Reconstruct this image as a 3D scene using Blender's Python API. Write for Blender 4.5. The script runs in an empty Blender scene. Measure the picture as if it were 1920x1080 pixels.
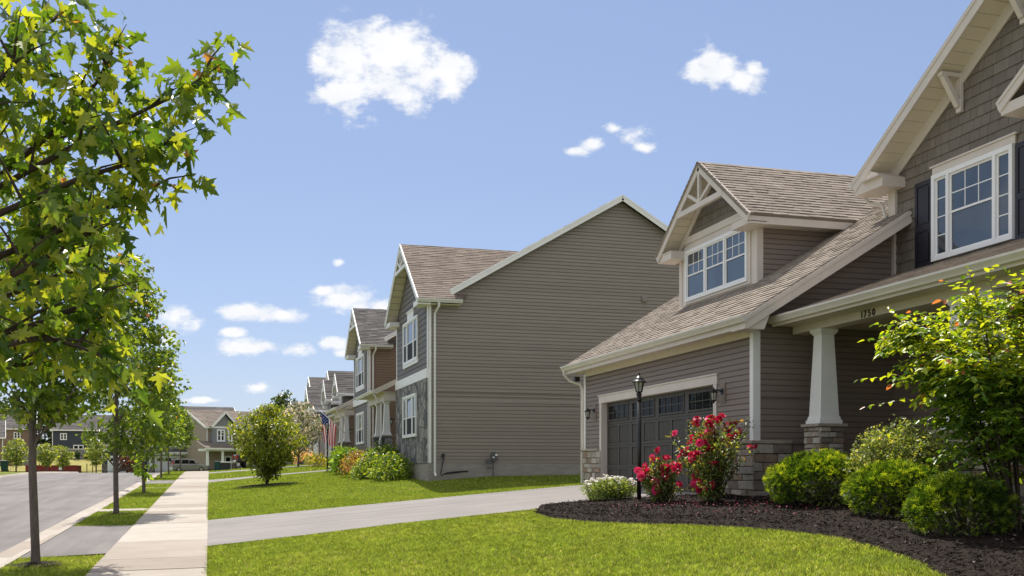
import bpy, math, random
import numpy as np
from mathutils import Vector, Matrix
R = random.Random(11)
NR = np.random.default_rng(11)
sc = bpy.context.scene
COL = sc.collection
V3 = Vector
Z3 = V3((0, 0, 1))

# ------------------------------------------------------------------ object helpers
OFF = {}          # authoring offset of every root (parts are written in the root's own coordinates)

def tag(o, label=None, cat=None, group=None, kind=None):
    if label: o['label'] = label
    if cat: o['category'] = cat
    if group: o['group'] = group
    if kind: o['kind'] = kind
    return o

def empty(name, loc, rz=0.0, local=False):
    o = bpy.data.objects.new(name, None)
    o.empty_display_size = .3
    o.location = loc
    o.rotation_euler = (0, 0, rz)
    COL.objects.link(o)
    OFF[o.name] = V3((0, 0, 0)) if local else V3(loc)
    return o

def put(name, me, parent=None, local=False):
    o = bpy.data.objects.new(name, me)
    COL.objects.link(o)
    if parent is not None:
        o.parent = parent
        OFF[o.name] = OFF[parent.name]
    else:
        OFF[o.name] = V3((0, 0, 0))
    return o

def clip(poly, ax, lo, hi):
    for sgn, lim in ((1, lo), (-1, -hi)):
        out = []
        n = len(poly)
        for i in range(n):
            a, b = poly[i], poly[(i + 1) % n]
            da, db = sgn * a[ax] - lim, sgn * b[ax] - lim
            if da >= 0: out.append(a)
            if (da > 1e-9 and db < -1e-9) or (da < -1e-9 and db > 1e-9):
                t = da / (da - db)
                out.append(tuple(a[k] + t * (b[k] - a[k]) for k in range(2)))
        poly = out
        if len(poly) < 3: return []
    return poly

class Fr:
    """a wall frame: u along the wall, z up, n outward"""
    def __init__(s, O, U, N):
        s.O, s.U, s.N = V3(O), V3(U).normalized(), V3(N).normalized()
    def p(s, u, z, n=0.0):
        return s.O + s.U * u + Z3 * z + s.N * n

class MB:
    def __init__(s): s.v, s.f = [], []
    def add(s, vs, fs):
        b = len(s.v)
        s.v += [tuple(q) for q in vs]
        s.f += [tuple(b + i for i in f) for f in fs]
        return s
    def hexa(s, c):
        return s.add(c, [(0, 3, 2, 1), (4, 5, 6, 7), (0, 1, 5, 4), (1, 2, 6, 5), (2, 3, 7, 6), (3, 0, 4, 7)])
    def box(s, x0, x1, y0, y1, z0, z1):
        return s.hexa([(x0, y0, z0), (x1, y0, z0), (x1, y1, z0), (x0, y1, z0), (x0, y0, z1), (x1, y0, z1), (x1, y1, z1), (x0, y1, z1)])
    def frbox(s, fr, u0, u1, z0, z1, n0, n1):
        return s.hexa([fr.p(u0, z0, n0), fr.p(u1, z0, n0), fr.p(u1, z0, n1), fr.p(u0, z0, n1),
                       fr.p(u0, z1, n0), fr.p(u1, z1, n0), fr.p(u1, z1, n1), fr.p(u0, z1, n1)])
    def prism(s, pts, d):
        """polygon of 3-D points pushed along vector d"""
        n = len(pts); d = V3(d)
        a = [V3(q) for q in pts]; b = [q + d for q in a]
        return s.add(a + b, [tuple(range(n - 1, -1, -1)), tuple(range(n, 2 * n))] + [(i, (i + 1) % n, n + (i + 1) % n, n + i) for i in range(n)])
    def beam(s, p0, p1, w, h, side):
        """bar from p0 to p1; w along 'side', h along the third direction (centred)"""
        p0, p1 = V3(p0), V3(p1)
        d = (p1 - p0).normalized(); sd = V3(side); sd = (sd - d * sd.dot(d)).normalized(); up = d.cross(sd)
        c = []
        for q in (p0, p1):
            c += [q - sd * w / 2 - up * h / 2, q + sd * w / 2 - up * h / 2, q + sd * w / 2 + up * h / 2, q - sd * w / 2 + up * h / 2]
        return s.hexa(c)
    def tube(s, pts, rad, k=8, cap=True):
        pts = [V3(q) for q in pts]
        if not hasattr(rad, '__len__'): rad = [rad] * len(pts)
        b = len(s.v); n = len(pts); last = None
        for i, q in enumerate(pts):
            d = (pts[min(i + 1, n - 1)] - pts[max(i - 1, 0)]).normalized()
            if last is None:
                a = d.cross(V3((0.31, .95, .1)))
                if a.length < .05: a = d.cross(V3((1, 0, 0)))
            else: a = last - d * last.dot(d)
            a.normalize(); last = a; c = d.cross(a)
            for j in range(k):
                t = 2 * math.pi * j / k
                s.v.append(tuple(q + (a * math.cos(t) + c * math.sin(t)) * rad[i]))
        for i in range(n - 1):
            for j in range(k):
                s.f.append((b + i * k + j, b + i * k + (j + 1) % k, b + (i + 1) * k + (j + 1) % k, b + (i + 1) * k + j))
        if cap:
            s.f.append(tuple(b + j for j in range(k - 1, -1, -1))); s.f.append(tuple(b + (n - 1) * k + j for j in range(k)))
        return s
    def lathe(s, c, prof, k=12, sq=False):
        """profile [(r, z)] turned about the vertical through c"""
        return s.tube([(c[0], c[1], c[2] + z) for r, z in prof], [max(r, 1e-4) for r, z in prof], k)
    def frustum(s, c, w0, w1, z0, z1):
        x, y = c
        a, b = w0 / 2, w1 / 2
        return s.hexa([(x - a, y - a, z0), (x + a, y - a, z0), (x + a, y + a, z0), (x - a, y + a, z0),
                       (x - b, y - b, z1), (x + b, y - b, z1), (x + b, y + b, z1), (x - b, y + b, z1)])
    # --- wall claddings, all real geometry
    def lap(s, fr, poly, exp=.105, lip=.014, z0=0.0, n=0.0):
        lo = min(q[1] for q in poly); hi = max(q[1] for q in poly)
        k = math.floor((lo - z0) / exp)
        while z0 + k * exp < hi - 1e-6:
            za, zb = z0 + k * exp, z0 + (k + 1) * exp
            k += 1
            c = clip(poly, 1, za, zb)
            if len(c) < 3: continue
            # each course laps the one below: a flat face, then a hollow that sits in the shade of the next butt
            zk = zb - .28 * exp
            off = lambda z: n + .002 + lip * (1 - .3 * (z - za) / (.72 * exp)) if z <= zk + 1e-6 else n + .002 + lip * .7 * max(0, (zb - z) / (.28 * exp)) ** 2
            for la, lb in ((za, zk), (zk, zb)):
                d = clip(c, 1, la, lb)
                if len(d) < 3: continue
                vs = [fr.p(u, z - (.007 if z < za + 1e-5 and za > lo else 0), off(z)) for u, z in d]
                s.add(vs, [tuple(range(len(vs)))])
        return s
    def shakes(s, fr, poly, exp=.19, wid=(.12, .34), lip=.018, z0=0.0, n=0.0, gap=.006):
        lo = min(q[1] for q in poly); hi = max(q[1] for q in poly)
        k = math.floor((lo - z0) / exp)
        while z0 + k * exp < hi - 1e-6:
            za, zb = z0 + k * exp, z0 + (k + 1) * exp
            k += 1
            c = clip(poly, 1, za, zb)
            if len(c) < 3: continue
            u = min(q[0] for q in c) - R.random() * .2; ue = max(q[0] for q in c)
            while u < ue:
                w = R.uniform(*wid)
                d = clip(c, 0, u, u + w - gap)
                u += w
                if len(d) < 3: continue
                ln = lip * R.uniform(.8, 1.15)
                off = lambda z: n + .003 + ln * (zb - z) / exp
                vs = [fr.p(a, z, off(z)) for a, z in d]
                bs = [fr.p(a, z, n) for a, z in d]
                m = len(d)
                s.add(vs + bs, [tuple(range(m))] + [(i, m + i, m + (i + 1) % m, (i + 1) % m) for i in range(m)])
        return s
    def ledge(s, fr, u0, u1, z0, z1, n0=0.0, rows=(.075, .16), lens=(.14, .42), dep=(.03, .06)):
        z = z0
        while z < z1 - 1e-6:
            h = R.uniform(*rows)
            if z + h > z1 - .05: h = z1 - z
            u = u0
            while u < u1 - 1e-6:
                w = R.uniform(*lens)
                if u + w > u1 - .08: w = u1 - u
                g = .006; d = n0 + R.uniform(*dep)
                j = lambda: R.uniform(-.004, .004)
                e = .008
                a0, a1, b0, b1 = u + g, u + w - g, z + g, z + h - g
                fr4 = [fr.p(a0 + e + j(), b0 + e + j(), d + j()), fr.p(a1 - e + j(), b0 + e + j(), d + j()), fr.p(a1 - e + j(), b1 - e + j(), d + j()), fr.p(a0 + e + j(), b1 - e + j(), d + j())]
                md4 = [fr.p(a0, b0, d - .014), fr.p(a1, b0, d - .014), fr.p(a1, b1, d - .014), fr.p(a0, b1, d - .014)]
                bk4 = [fr.p(a0, b0, n0 - .01), fr.p(a1, b0, n0 - .01), fr.p(a1, b1, n0 - .01), fr.p(a0, b1, n0 - .01)]
                s.add(fr4 + md4 + bk4, [(0, 1, 2, 3)] + [(i, 4 + i, 4 + (i + 1) % 4, (i + 1) % 4) for i in range(4)] + [(4 + i, 8 + i, 8 + (i + 1) % 4, 4 + (i + 1) % 4) for i in range(4)])
                u += w
            z += h
        return s
    def shingles(s, O, U, V, poly, exp=.145, tab=(.12, .30), th=.018, slab=.05):
        """asphalt shingle courses on the plane O + u U + v V (N = U x V must point up)"""
        O, U, V = V3(O), V3(U).normalized(), V3(V).normalized()
        N = U.cross(V)
        if N.z < 0:
            U = -U; poly = [(-a, b) for a, b in poly]; N = U.cross(V)
        P = lambda u, v, n: O + U * u + V * v + N * n
        s.prism([P(a, b, -slab) for a, b in poly], N * (slab - .001))
        lo = min(q[1] for q in poly); hi = max(q[1] for q in poly)
        v = lo
        while v < hi - 1e-6:
            c = clip(poly, 1, v, v + exp)
            if len(c) >= 3:
                u = min(q[0] for q in c) - R.random() * tab[1]; ue = max(q[0] for q in c)
                while u < ue:
                    w = R.uniform(*tab)
                    d = clip(c, 0, u, u + w)
                    u += w
                    if len(d) < 3: continue
                    t = th * R.choice((.85, 1.0, 1.3))
                    off = lambda q: .002 + t * (1 - .8 * (q - v) / exp)
                    vs = [P(a, b, off(b)) for a, b in d]
                    bs = [P(a, b, 0) for a, b in d]
                    m = len(d)
                    s.add(vs + bs, [tuple(range(m))] + [(i, m + i, m + (i + 1) % m, (i + 1) % m) for i in range(m)])
            v += exp
        return s
    def mesh(s, name, mat, off=V3((0, 0, 0)), smooth=False):
        me = bpy.data.meshes.new(name)
        me.from_pydata([(a[0] - off[0], a[1] - off[1], a[2] - off[2]) for a in s.v], [], s.f)
        me.materials.append(mat)
        if smooth:
            me.polygons.foreach_set('use_smooth', [True] * len(me.polygons))
        me.update()
        return me
    def build(s, name, mat, parent=None, smooth=False, bevel=0.0):
        off = OFF[parent.name] if parent is not None else V3((0, 0, 0))
        o = put(name, s.mesh(name, mat, off, smooth), parent)
        if bevel:
            m = o.modifiers.new('bevel', 'BEVEL'); m.width = bevel; m.segments = 2; m.limit_method = 'ANGLE'
        return o

# ------------------------------------------------------------------ big meshes by numpy
def npmesh(name, verts, faces_idx, loop_tot, mat, colors=None, smooth=False):
    me = bpy.data.meshes.new(name)
    me.vertices.add(len(verts)); me.vertices.foreach_set('co', np.ascontiguousarray(verts, np.float32).ravel())
    me.loops.add(len(faces_idx)); me.loops.foreach_set('vertex_index', np.ascontiguousarray(faces_idx, np.int32))
    me.polygons.add(len(loop_tot))
    st = np.concatenate(([0], np.cumsum(loop_tot)[:-1])).astype(np.int32)
    me.polygons.foreach_set('loop_start', st)
    me.polygons.foreach_set('loop_total', np.ascontiguousarray(loop_tot, np.int32))
    if colors is not None:
        at = me.attributes.new('col', 'FLOAT_COLOR', 'POINT')
        c4 = np.ones((len(verts), 4), np.float32); c4[:, :3] = colors
        at.data.foreach_set('color', c4.ravel())
    me.materials.append(mat)
    me.update(calc_edges=True); me.validate()
    return me

def half(pts, fold=.25, droop=.12):
    """leaf template from a half outline; two n-gons folded along the midrib"""
    r = [(x, y, fold * x - droop * y * y) for x, y in pts]
    mid_i = [i for i, q in enumerate(pts) if q[0] == 0]
    l = [(-x, y, z) for x, y, z in r if x != 0]
    vs = r + l
    nr = len(r)
    fr = list(range(nr))
    li = []
    k = nr
    for i, q in enumerate(pts):
        if q[0] == 0: li.append(i)
        else: li.append(k); k += 1
    return np.array(vs, np.float32), [fr, li[::-1]]

MAPLE = half([(0, 0), (.15, -.05), (.36, -.02), (.25, .08), (.23, .17), (.41, .26), (.63, .52), (.44, .46), (.36, .52), (.19, .41), (.165, .50), (.26, .69), (.15, .70), (.12, .82), (0, 1.12)], .42, .22)
MAPLE_S = half([(0, 0), (.36, .02), (.3, .17), (.58, .45), (.25, .5), (0, 1.0)])
OVATE = half([(0, 0), (.2, .18), (.27, .42), (.18, .72), (0, 1.0)], .35, .2)
LANCE = half([(0, 0), (.11, .3), (.09, .7), (0, 1.0)], .2, .2)
TUFT = (np.array([(0, 0, 0), (.05, .5, .02), (0, 1, 0), (-.05, .5, .02), (0, .3, 0), (.38, .62, .05), (.40, .78, .05), (0, .4, 0), (-.38, .62, .05), (-.40, .78, .05),
                  (.30, .30, -.05), (.38, .40, -.05), (0, .12, 0), (-.30, .30, -.05), (-.38, .40, -.05)], np.float32),
        [[0, 1, 2, 3], [4, 5, 6, 7], [4, 8, 9, 7], [12, 10, 11, 4], [12, 13, 14, 4]])

def unit(a):
    return a / np.maximum(np.linalg.norm(a, axis=1, keepdims=True), 1e-6)

def leafmesh(name, P, T, N, size, colr, tpl, mat):
    """P base points, T tip directions, N normals"""
    tv, tf = tpl
    T = unit(T); B = unit(np.cross(T, N)); N = np.cross(B, T)
    n, m = len(P), len(tv)
    vs = P[:, None, :] + size[:, None, None] * (tv[None, :, 0:1] * B[:, None, :] + tv[None, :, 1:2] * T[:, None, :] + tv[None, :, 2:3] * N[:, None, :])
    fi = np.concatenate([np.array(f) for f in tf])
    lt = np.array([len(f) for f in tf])
    idx = (np.arange(n)[:, None] * m + fi[None, :]).ravel()
    return npmesh(name, vs.reshape(-1, 3), idx, np.tile(lt, n), mat, np.repeat(colr, m, axis=0))

def rnd_dir(n, up=0.0):
    d = NR.normal(size=(n, 3)); d[:, 2] += up
    return unit(d)
# ------------------------------------------------------------------ materials
def nt(name):
    m = bpy.data.materials.new(name); m.use_nodes = True
    t = m.node_tree
    return m, t, t.nodes, t.links, t.nodes['Principled BSDF']

def mixc(t, a, b, fac, mode='MIX'):
    n = t.nodes.new('ShaderNodeMix'); n.data_type = 'RGBA'; n.blend_type = mode
    for sock, val in ((n.inputs[0], fac), (n.inputs[6], a), (n.inputs[7], b)):
        if hasattr(val, 'links') or isinstance(val, bpy.types.NodeSocket): t.links.new(val, sock)
        elif isinstance(val, (int, float)): sock.default_value = val
        else: sock.default_value = (*val, 1)
    return n.outputs[2]

def math_(t, op, a, b=0.0, c=None):
    n = t.nodes.new('ShaderNodeMath'); n.operation = op
    for i, v in enumerate((a, b) if c is None else (a, b, c)):
        if isinstance(v, bpy.types.NodeSocket): t.links.new(v, n.inputs[i])
        else: n.inputs[i].default_value = v
    return n.outputs[0]

def ramp(t, f, stops):
    n = t.nodes.new('ShaderNodeValToRGB'); t.links.new(f, n.inputs[0])
    e = n.color_ramp.elements
    while len(e) < len(stops): e.new(.5)
    for el, (p, c) in zip(e, stops):
        el.position = p; el.color = (*c, 1)
    return n.outputs[0]

def noise(t, scale, detail=4, rough=.55, vec=None, stretch=None):
    n = t.nodes.new('ShaderNodeTexNoise'); n.inputs['Scale'].default_value = scale
    n.inputs['Detail'].default_value = detail; n.inputs['Roughness'].default_value = rough
    if vec is None:
        tc = t.nodes.new('ShaderNodeTexCoord'); vec = tc.outputs['Object']
    if stretch:
        mp = t.nodes.new('ShaderNodeMapping'); mp.inputs['Scale'].default_value = stretch
        t.links.new(vec, mp.inputs['Vector']); vec = mp.outputs['Vector']
    t.links.new(vec, n.inputs['Vector'])
    return n.outputs['Fac']

def M(name, c, rough=.6, var=.12, scale=3.0, isl=0.0, isl_cols=None, bump=0.0, bscale=80.0, spec=.35, stretch=None, metal=0.0, coat=0.0, var2=0.0):
    m, t, N, L, b = nt(name)
    out = None
    if isl_cols:
        g = N.new('ShaderNodeNewGeometry')
        k = len(isl_cols)
        r = ramp(t, g.outputs['Random Per Island'], [(i / k, q) for i, q in enumerate(isl_cols)])
        r.node.color_ramp.interpolation = 'CONSTANT'
        out = r
    elif isl:
        g = N.new('ShaderNodeNewGeometry')
        out = ramp(t, g.outputs['Random Per Island'], [(0, tuple(x * (1 - isl) for x in c)), (1, tuple(min(1, x * (1 + isl)) for x in c))])
    base = out if out is not None else c
    if var:
        f = noise(t, scale, 5, .6, stretch=stretch)
        v = ramp(t, f, [(.3, (1 - var,) * 3), (.7, (1 + var,) * 3)])
        base = mixc(t, base, v, 1.0, 'MULTIPLY')
    if var2:
        f = noise(t, scale * 14, 3, .6)
        v = ramp(t, f, [(.3, (1 - var2,) * 3), (.7, (1 + var2,) * 3)])
        base = mixc(t, base, v, 1.0, 'MULTIPLY')
    if isinstance(base, bpy.types.NodeSocket): L.new(base, b.inputs['Base Color'])
    else: b.inputs['Base Color'].default_value = (*base, 1)
    b.inputs['Roughness'].default_value = rough
    b.inputs['Specular IOR Level'].default_value = spec
    b.inputs['Metallic'].default_value = metal
    b.inputs['Coat Weight'].default_value = coat
    if bump:
        bn = N.new('ShaderNodeBump'); bn.inputs['Strength'].default_value = bump; bn.inputs['Distance'].default_value = .01
        L.new(noise(t, bscale, 4, .6), bn.inputs['Height']); L.new(bn.outputs[0], b.inputs['Normal'])
    return m

def leafmat(name, trans=.45, rough=.42, spec=.4, tcol=(1.5, 1.5, .5), veins=False):
    m, t, N, L, b = nt(name)
    a = N.new('ShaderNodeAttribute'); a.attribute_name = 'col'
    L.new(a.outputs['Color'], b.inputs['Base Color'])
    b.inputs['Roughness'].default_value = rough; b.inputs['Specular IOR Level'].default_value = spec
    tr = N.new('ShaderNodeBsdfTranslucent')
    L.new(mixc(t, a.outputs['Color'], tcol, 1.0, 'MULTIPLY'), tr.inputs['Color'])
    mx = N.new('ShaderNodeMixShader'); mx.inputs[0].default_value = trans
    L.new(b.outputs[0], mx.inputs[1]); L.new(tr.outputs[0], mx.inputs[2])
    L.new(mx.outputs[0], N['Material Output'].inputs['Surface'])
    return m

def glassmat(name, c=(.02, .03, .035), rough=.03, spec=.9, ior=1.6):
    m, t, N, L, b = nt(name)
    f = noise(t, 1.3, 2)
    L.new(ramp(t, f, [(.35, tuple(x * .7 for x in c)), (.65, tuple(x * 1.4 for x in c))]), b.inputs['Base Color'])
    b.inputs['Roughness'].default_value = rough; b.inputs['Specular IOR Level'].default_value = spec; b.inputs['IOR'].default_value = ior
    bn = N.new('ShaderNodeBump'); bn.inputs['Strength'].default_value = .04; bn.inputs['Distance'].default_value = .02
    L.new(noise(t, 2.2, 1), bn.inputs['Height']); L.new(bn.outputs[0], b.inputs['Normal'])
    return m

def fieldstone(name, cols, scale=3.2):
    m, t, N, L, b = nt(name)
    tc = N.new('ShaderNodeTexCoord')
    nz = N.new('ShaderNodeTexNoise'); nz.inputs['Scale'].default_value = 3; L.new(tc.outputs['Object'], nz.inputs['Vector'])
    vm = N.new('ShaderNodeVectorMath'); vm.operation = 'MULTIPLY_ADD'; vm.inputs[1].default_value = (.18,) * 3
    L.new(nz.outputs['Color'], vm.inputs[0]); L.new(tc.outputs['Object'], vm.inputs[2])
    v1 = N.new('ShaderNodeTexVoronoi'); v1.inputs['Scale'].default_value = scale; L.new(vm.outputs[0], v1.inputs['Vector'])
    v2 = N.new('ShaderNodeTexVoronoi'); v2.feature = 'DISTANCE_TO_EDGE'; v2.inputs['Scale'].default_value = scale; L.new(vm.outputs[0], v2.inputs['Vector'])
    sp = N.new('ShaderNodeSeparateColor'); L.new(v1.outputs['Color'], sp.inputs[0])
    k = len(cols)
    st = ramp(t, sp.outputs[0], [(i / k, q) for i, q in enumerate(cols)]); st.node.color_ramp.interpolation = 'CONSTANT'
    f = noise(t, 14, 5)
    st = mixc(t, st, ramp(t, f, [(.3, (.7,) * 3), (.7, (1.3,) * 3)]), 1.0, 'MULTIPLY')
    edge = ramp(t, v2.outputs['Distance'], [(.02, (0, 0, 0)), (.07, (1, 1, 1))])
    L.new(mixc(t, (.07, .068, .066), st, edge), b.inputs['Base Color'])
    b.inputs['Roughness'].default_value = .85
    bn = N.new('ShaderNodeBump'); bn.inputs['Strength'].default_value = .9; bn.inputs['Distance'].default_value = .05
    h = math_(t, 'MULTIPLY_ADD', f, .25, math_(t, 'MINIMUM', v2.outputs['Distance'], .12))
    L.new(h, bn.inputs['Height']); L.new(bn.outputs[0], b.inputs['Normal'])
    return m

MT = {}
MT['siding_a'] = M('taupe vinyl siding', (.228, .180, .152), .5, .05, 1.2, isl=.05, bump=.12, bscale=140, stretch=(1, 1, 6))
MT['siding_b'] = M('grey taupe vinyl siding', (.265, .228, .194), .5, .05, .8, isl=.05, bump=.1, bscale=120, stretch=(1, 1, 6))
MT['siding_c'] = M('brown vinyl siding', (.24, .165, .115), .5, .05, .8)
MT['siding_d'] = M('beige vinyl siding', (.36, .29, .22), .5, .05, .8)
MT['siding_e'] = M('grey vinyl siding', (.24, .24, .25), .5, .05, .8)
MT['siding_f'] = M('slate blue vinyl siding', (.05, .058, .075), .5, .05, .8)
MT['shake_a'] = M('grey brown shake siding', (.185, .156, .131), .62, .12, 5, isl=.13, bump=.3, bscale=90, stretch=(1, 6, 1), var2=.08)
MT['shake_b'] = M('grey lap board siding', (.16, .144, .134), .6, .08, 3, isl=.06)
MT['roof_a'] = M('weathered wood shingles', (.2, .165, .14), .9, .14, 2.0, isl_cols=[(.30, .255, .215), (.27, .229, .193), (.318, .272, .230), (.25, .211, .178), (.29, .246, .208), (.31, .264, .222)], bump=.5, bscale=260, spec=.2, var2=.18)
MT['roof_b'] = M('brown grey shingles', (.15, .12, .10), .9, .14, 2.0, isl_cols=[(.235, .19, .158), (.20, .162, .135), (.262, .213, .178), (.215, .174, .145), (.245, .20, .166)], bump=.4, bscale=200, spec=.2, var2=.15)
MT['roof_c'] = M('charcoal grey shingles', (.1, .09, .085), .9, .14, 2.0, isl_cols=[(0.137, 0.125, 0.120), (0.098, 0.091, 0.088), (0.163, 0.150, 0.143), (0.117, 0.109, 0.104)], bump=.4, bscale=200, spec=.2, var2=.15)
MT['roof_d'] = M('tan brown shingles', (.2, .15, .12), .9, .14, 2.0, isl_cols=[(.215, .18, .15), (.18, .15, .125), (.24, .20, .165)], spec=.2)
MT['cream'] = M('cream painted trim', (.66, .59, .528), .45, .05, 2, bump=.03)
MT['soffit'] = M('cream vinyl soffit', (.70, .62, .50), .5, .04, 2)
MT['white'] = M('white painted trim', (.84, .83, .81), .4, .04, 2, bump=.02)
MT['vinyl_white'] = M('white vinyl window frame', (.86, .86, .86), .35, .02, 2)
MT['gutter'] = M('cream aluminium gutter', (.68, .63, .565), .38, .06, 2.5, spec=.5)
MT['gutter_white'] = M('white aluminium gutter', (.72, .71, .69), .35, .05, 2, spec=.5)
MT['ledgestone'] = M('tan ledge stone', (.3, .25, .2), .85, .22, 9, isl_cols=[(.36, .31, .255), (.26, .22, .185), (.42, .38, .325), (.29, .215, .155), (.21, .175, .15), (.34, .315, .285), (.46, .42, .36), (.255, .195, .145)], bump=.7, bscale=45, var2=.15)
MT['mortar'] = M('mortar', (.16, .14, .12), .95, .1, 5)
MT['cap'] = M('stone ledge cap', (.36, .31, .255), .8, .2, 8, bump=.5, bscale=40)
MT['fieldstone'] = fieldstone('grey field stone', [(.19, .185, .19), (.27, .26, .25), (.13, .13, .14), (.34, .325, .305), (.22, .21, .20), (.105, .108, .115)])
MT['fieldstone_b'] = fieldstone('brown field stone', [(.16, .135, .115), (.22, .19, .16), (.11, .095, .085), (.25, .22, .19)])
MT['concrete_wall'] = M('poured concrete foundation', (.30, .275, .25), .9, .14, 1.6, bump=.4, bscale=30, stretch=(1, 1, 5), var2=.08)
MT['shutter'] = M('black shutter paint', (.018, .017, .026), .42, .1, 3, spec=.4)
MT['door'] = M('dark brown steel door', (.066, .057, .051), .5, .06, 2, spec=.35)
MT['door_white'] = M('white steel door', (.72, .73, .75), .45, .04, 2)
MT['black'] = M('black metal', (.012, .012, .013), .38, .15, 8, spec=.5)
MT['lampglass'] = glassmat('lantern glass', (.42, .42, .38), .12, .6)
MT['glass'] = glassmat('window glass', (.03, .045, .06), .02, 1.0)
MT['glass_dark'] = glassmat('dark window glass', (.012, .013, .014), .04, .1, 1.33)
MT['screen'] = M('insect screen', (.022, .022, .028), .6, .05, 8, spec=.15)
MT['bark'] = M('grey brown bark', (.13, .105, .09), .9, .3, 14, bump=.8, bscale=60, stretch=(1, 1, .35), var2=.2)
MT['bark_dark'] = M('dark bark', (.06, .042, .032), .9, .25, 14, bump=.6, bscale=60, stretch=(1, 1, .35))
MT['maple'] = leafmat('maple leaf', .5, .34, .5, (2.5, 2.15, .6))
MT['leaf'] = leafmat('shrub leaf', .45, .36, .5, (2.3, 2.1, .6))
MT['needle'] = leafmat('yew needle', .4, .45, .35, (2.2, 2.1, .6))
MT['petal'] = leafmat('flower petal', .3, .55, .25, (1.1, 1.0, 1.0))
MT['grass'] = leafmat('grass blade', .45, .5, .25, (1.5, 1.4, .8))
SKYS = .135; EXPO = .75; CLOUD = 4.3; FILL_CLOUD = 1.35
# ------------------------------------------------------------------ terrain
ZY, ZV = [-60, 66, 74, 80, 100, 130, 150, 700], [-1.284, 1.412, 1.53, 1.56, 1.5, 1.3, 1.1, 1.1]
GY, GV = [0, 24, 36, 60], [1, 1, .86, .86]
LX, LV = [-400, -60, -11.9, -11.4, -11.35, -3.45, -2.85, 0, 9.3, 12, 30, 400], [-.3, -.3, -.05, -.05, -.17, -.17, -.04, 0, .823, .87, 1.0, 1.0]
def HN(X, Y):
    X, Y = np.asarray(X, float), np.asarray(Y, float)
    dip = np.interp(Y, [25.2, 28, 31.2, 33, 35.35], [0, .19, .26, .17, 0]) * np.interp(X, [3.2, 7.0, 40, 60], [0, 1, 1, 0])      # swale between the two houses
    return np.interp(Y, ZY, ZV) + np.interp(Y, GY, GV) * np.interp(X, LX, LV) - dip
def H(x, y): return float(HN(x, y))

def sheet(name, mat, xs, ys, dz=0.0, fn=None, thick=0.0):
    """a sheet that follows the terrain on the grid xs x ys"""
    mb = MB()
    nx, ny = len(xs), len(ys)
    vs = [(x, y, (fn or H)(x, y) + dz) for y in ys for x in xs]
    mb.add(vs, [(j * nx + i, j * nx + i + 1, (j + 1) * nx + i + 1, (j + 1) * nx + i) for j in range(ny - 1) for i in range(nx - 1)])
    if thick:
        ring = [i for i in range(nx)] + [j * nx + nx - 1 for j in range(1, ny)] + [(ny - 1) * nx + i for i in range(nx - 2, -1, -1)] + [j * nx for j in range(ny - 2, 0, -1)]
        lo = [(vs[i][0], vs[i][1], vs[i][2] - thick) for i in ring]
        top = [vs[i] for i in ring]; n = len(ring)
        mb.add(top + lo, [(i, n + i, n + (i + 1) % n, (i + 1) % n) for i in range(n)])
    return mb.build(name, mat)

YS = sorted(set([-60, -40, -25] + [y * 2.0 for y in range(-6, 52)] + ZY[1:-1] + [25.2, 27, 29, 31.2, 33, 35.35] + [110, 120, 140, 160, 180, 220, 300, 450, 700]))

# lawn soil sheet
m, t, N, L, b = nt('lawn soil')
f1 = noise(t, .55, 4); f2 = noise(t, 26, 5, .7); f3 = noise(t, 4.5, 4)
g = ramp(t, f2, [(.25, (.085, .12, .014)), (.5, (.14, .19, .024)), (.75, (.21, .23, .05))])
g = mixc(t, g, ramp(t, f1, [(.3, (.78, .82, .75)), (.7, (1.2, 1.12, 1.05))]), 1.0, 'MULTIPLY')
g = mixc(t, g, ramp(t, f3, [(.3, (.82, .85, .8)), (.7, (1.15, 1.12, 1.2))]), 1.0, 'MULTIPLY')
L.new(g, b.inputs['Base Color']); b.inputs['Roughness'].default_value = .9; b.inputs['Specular IOR Level'].default_value = .1
bn = N.new('ShaderNodeBump'); bn.inputs['Strength'].default_value = 1.0; bn.inputs['Distance'].default_value = .05
L.new(f2, bn.inputs['Height']); L.new(bn.outputs[0], b.inputs['Normal'])
MT['lawn'] = m

m, t, N, L, b = nt('asphalt')
f1 = noise(t, .5, 4); f2 = noise(t, 130, 3, .7); f3 = noise(t, 1.1, 5, .6, stretch=(2.2, .12, 1))
a = ramp(t, f2, [(.3, (.152, .139, .133)), (.7, (.24, .22, .21))])
a = mixc(t, a, ramp(t, f1, [(.3, (.86,) * 3), (.7, (1.12,) * 3)]), 1.0, 'MULTIPLY')
a = mixc(t, a, ramp(t, f3, [(.3, (.78,) * 3), (.65, (1.1,) * 3)]), 1.0, 'MULTIPLY')
L.new(a, b.inputs['Base Color']); b.inputs['Roughness'].default_value = .9; b.inputs['Specular IOR Level'].default_value = .25
bn = N.new('ShaderNodeBump'); bn.inputs['Strength'].default_value = .6; bn.inputs['Distance'].default_value = .008
L.new(f2, bn.inputs['Height']); L.new(bn.outputs[0], b.inputs['Normal'])
MT['asphalt'] = m

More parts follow.
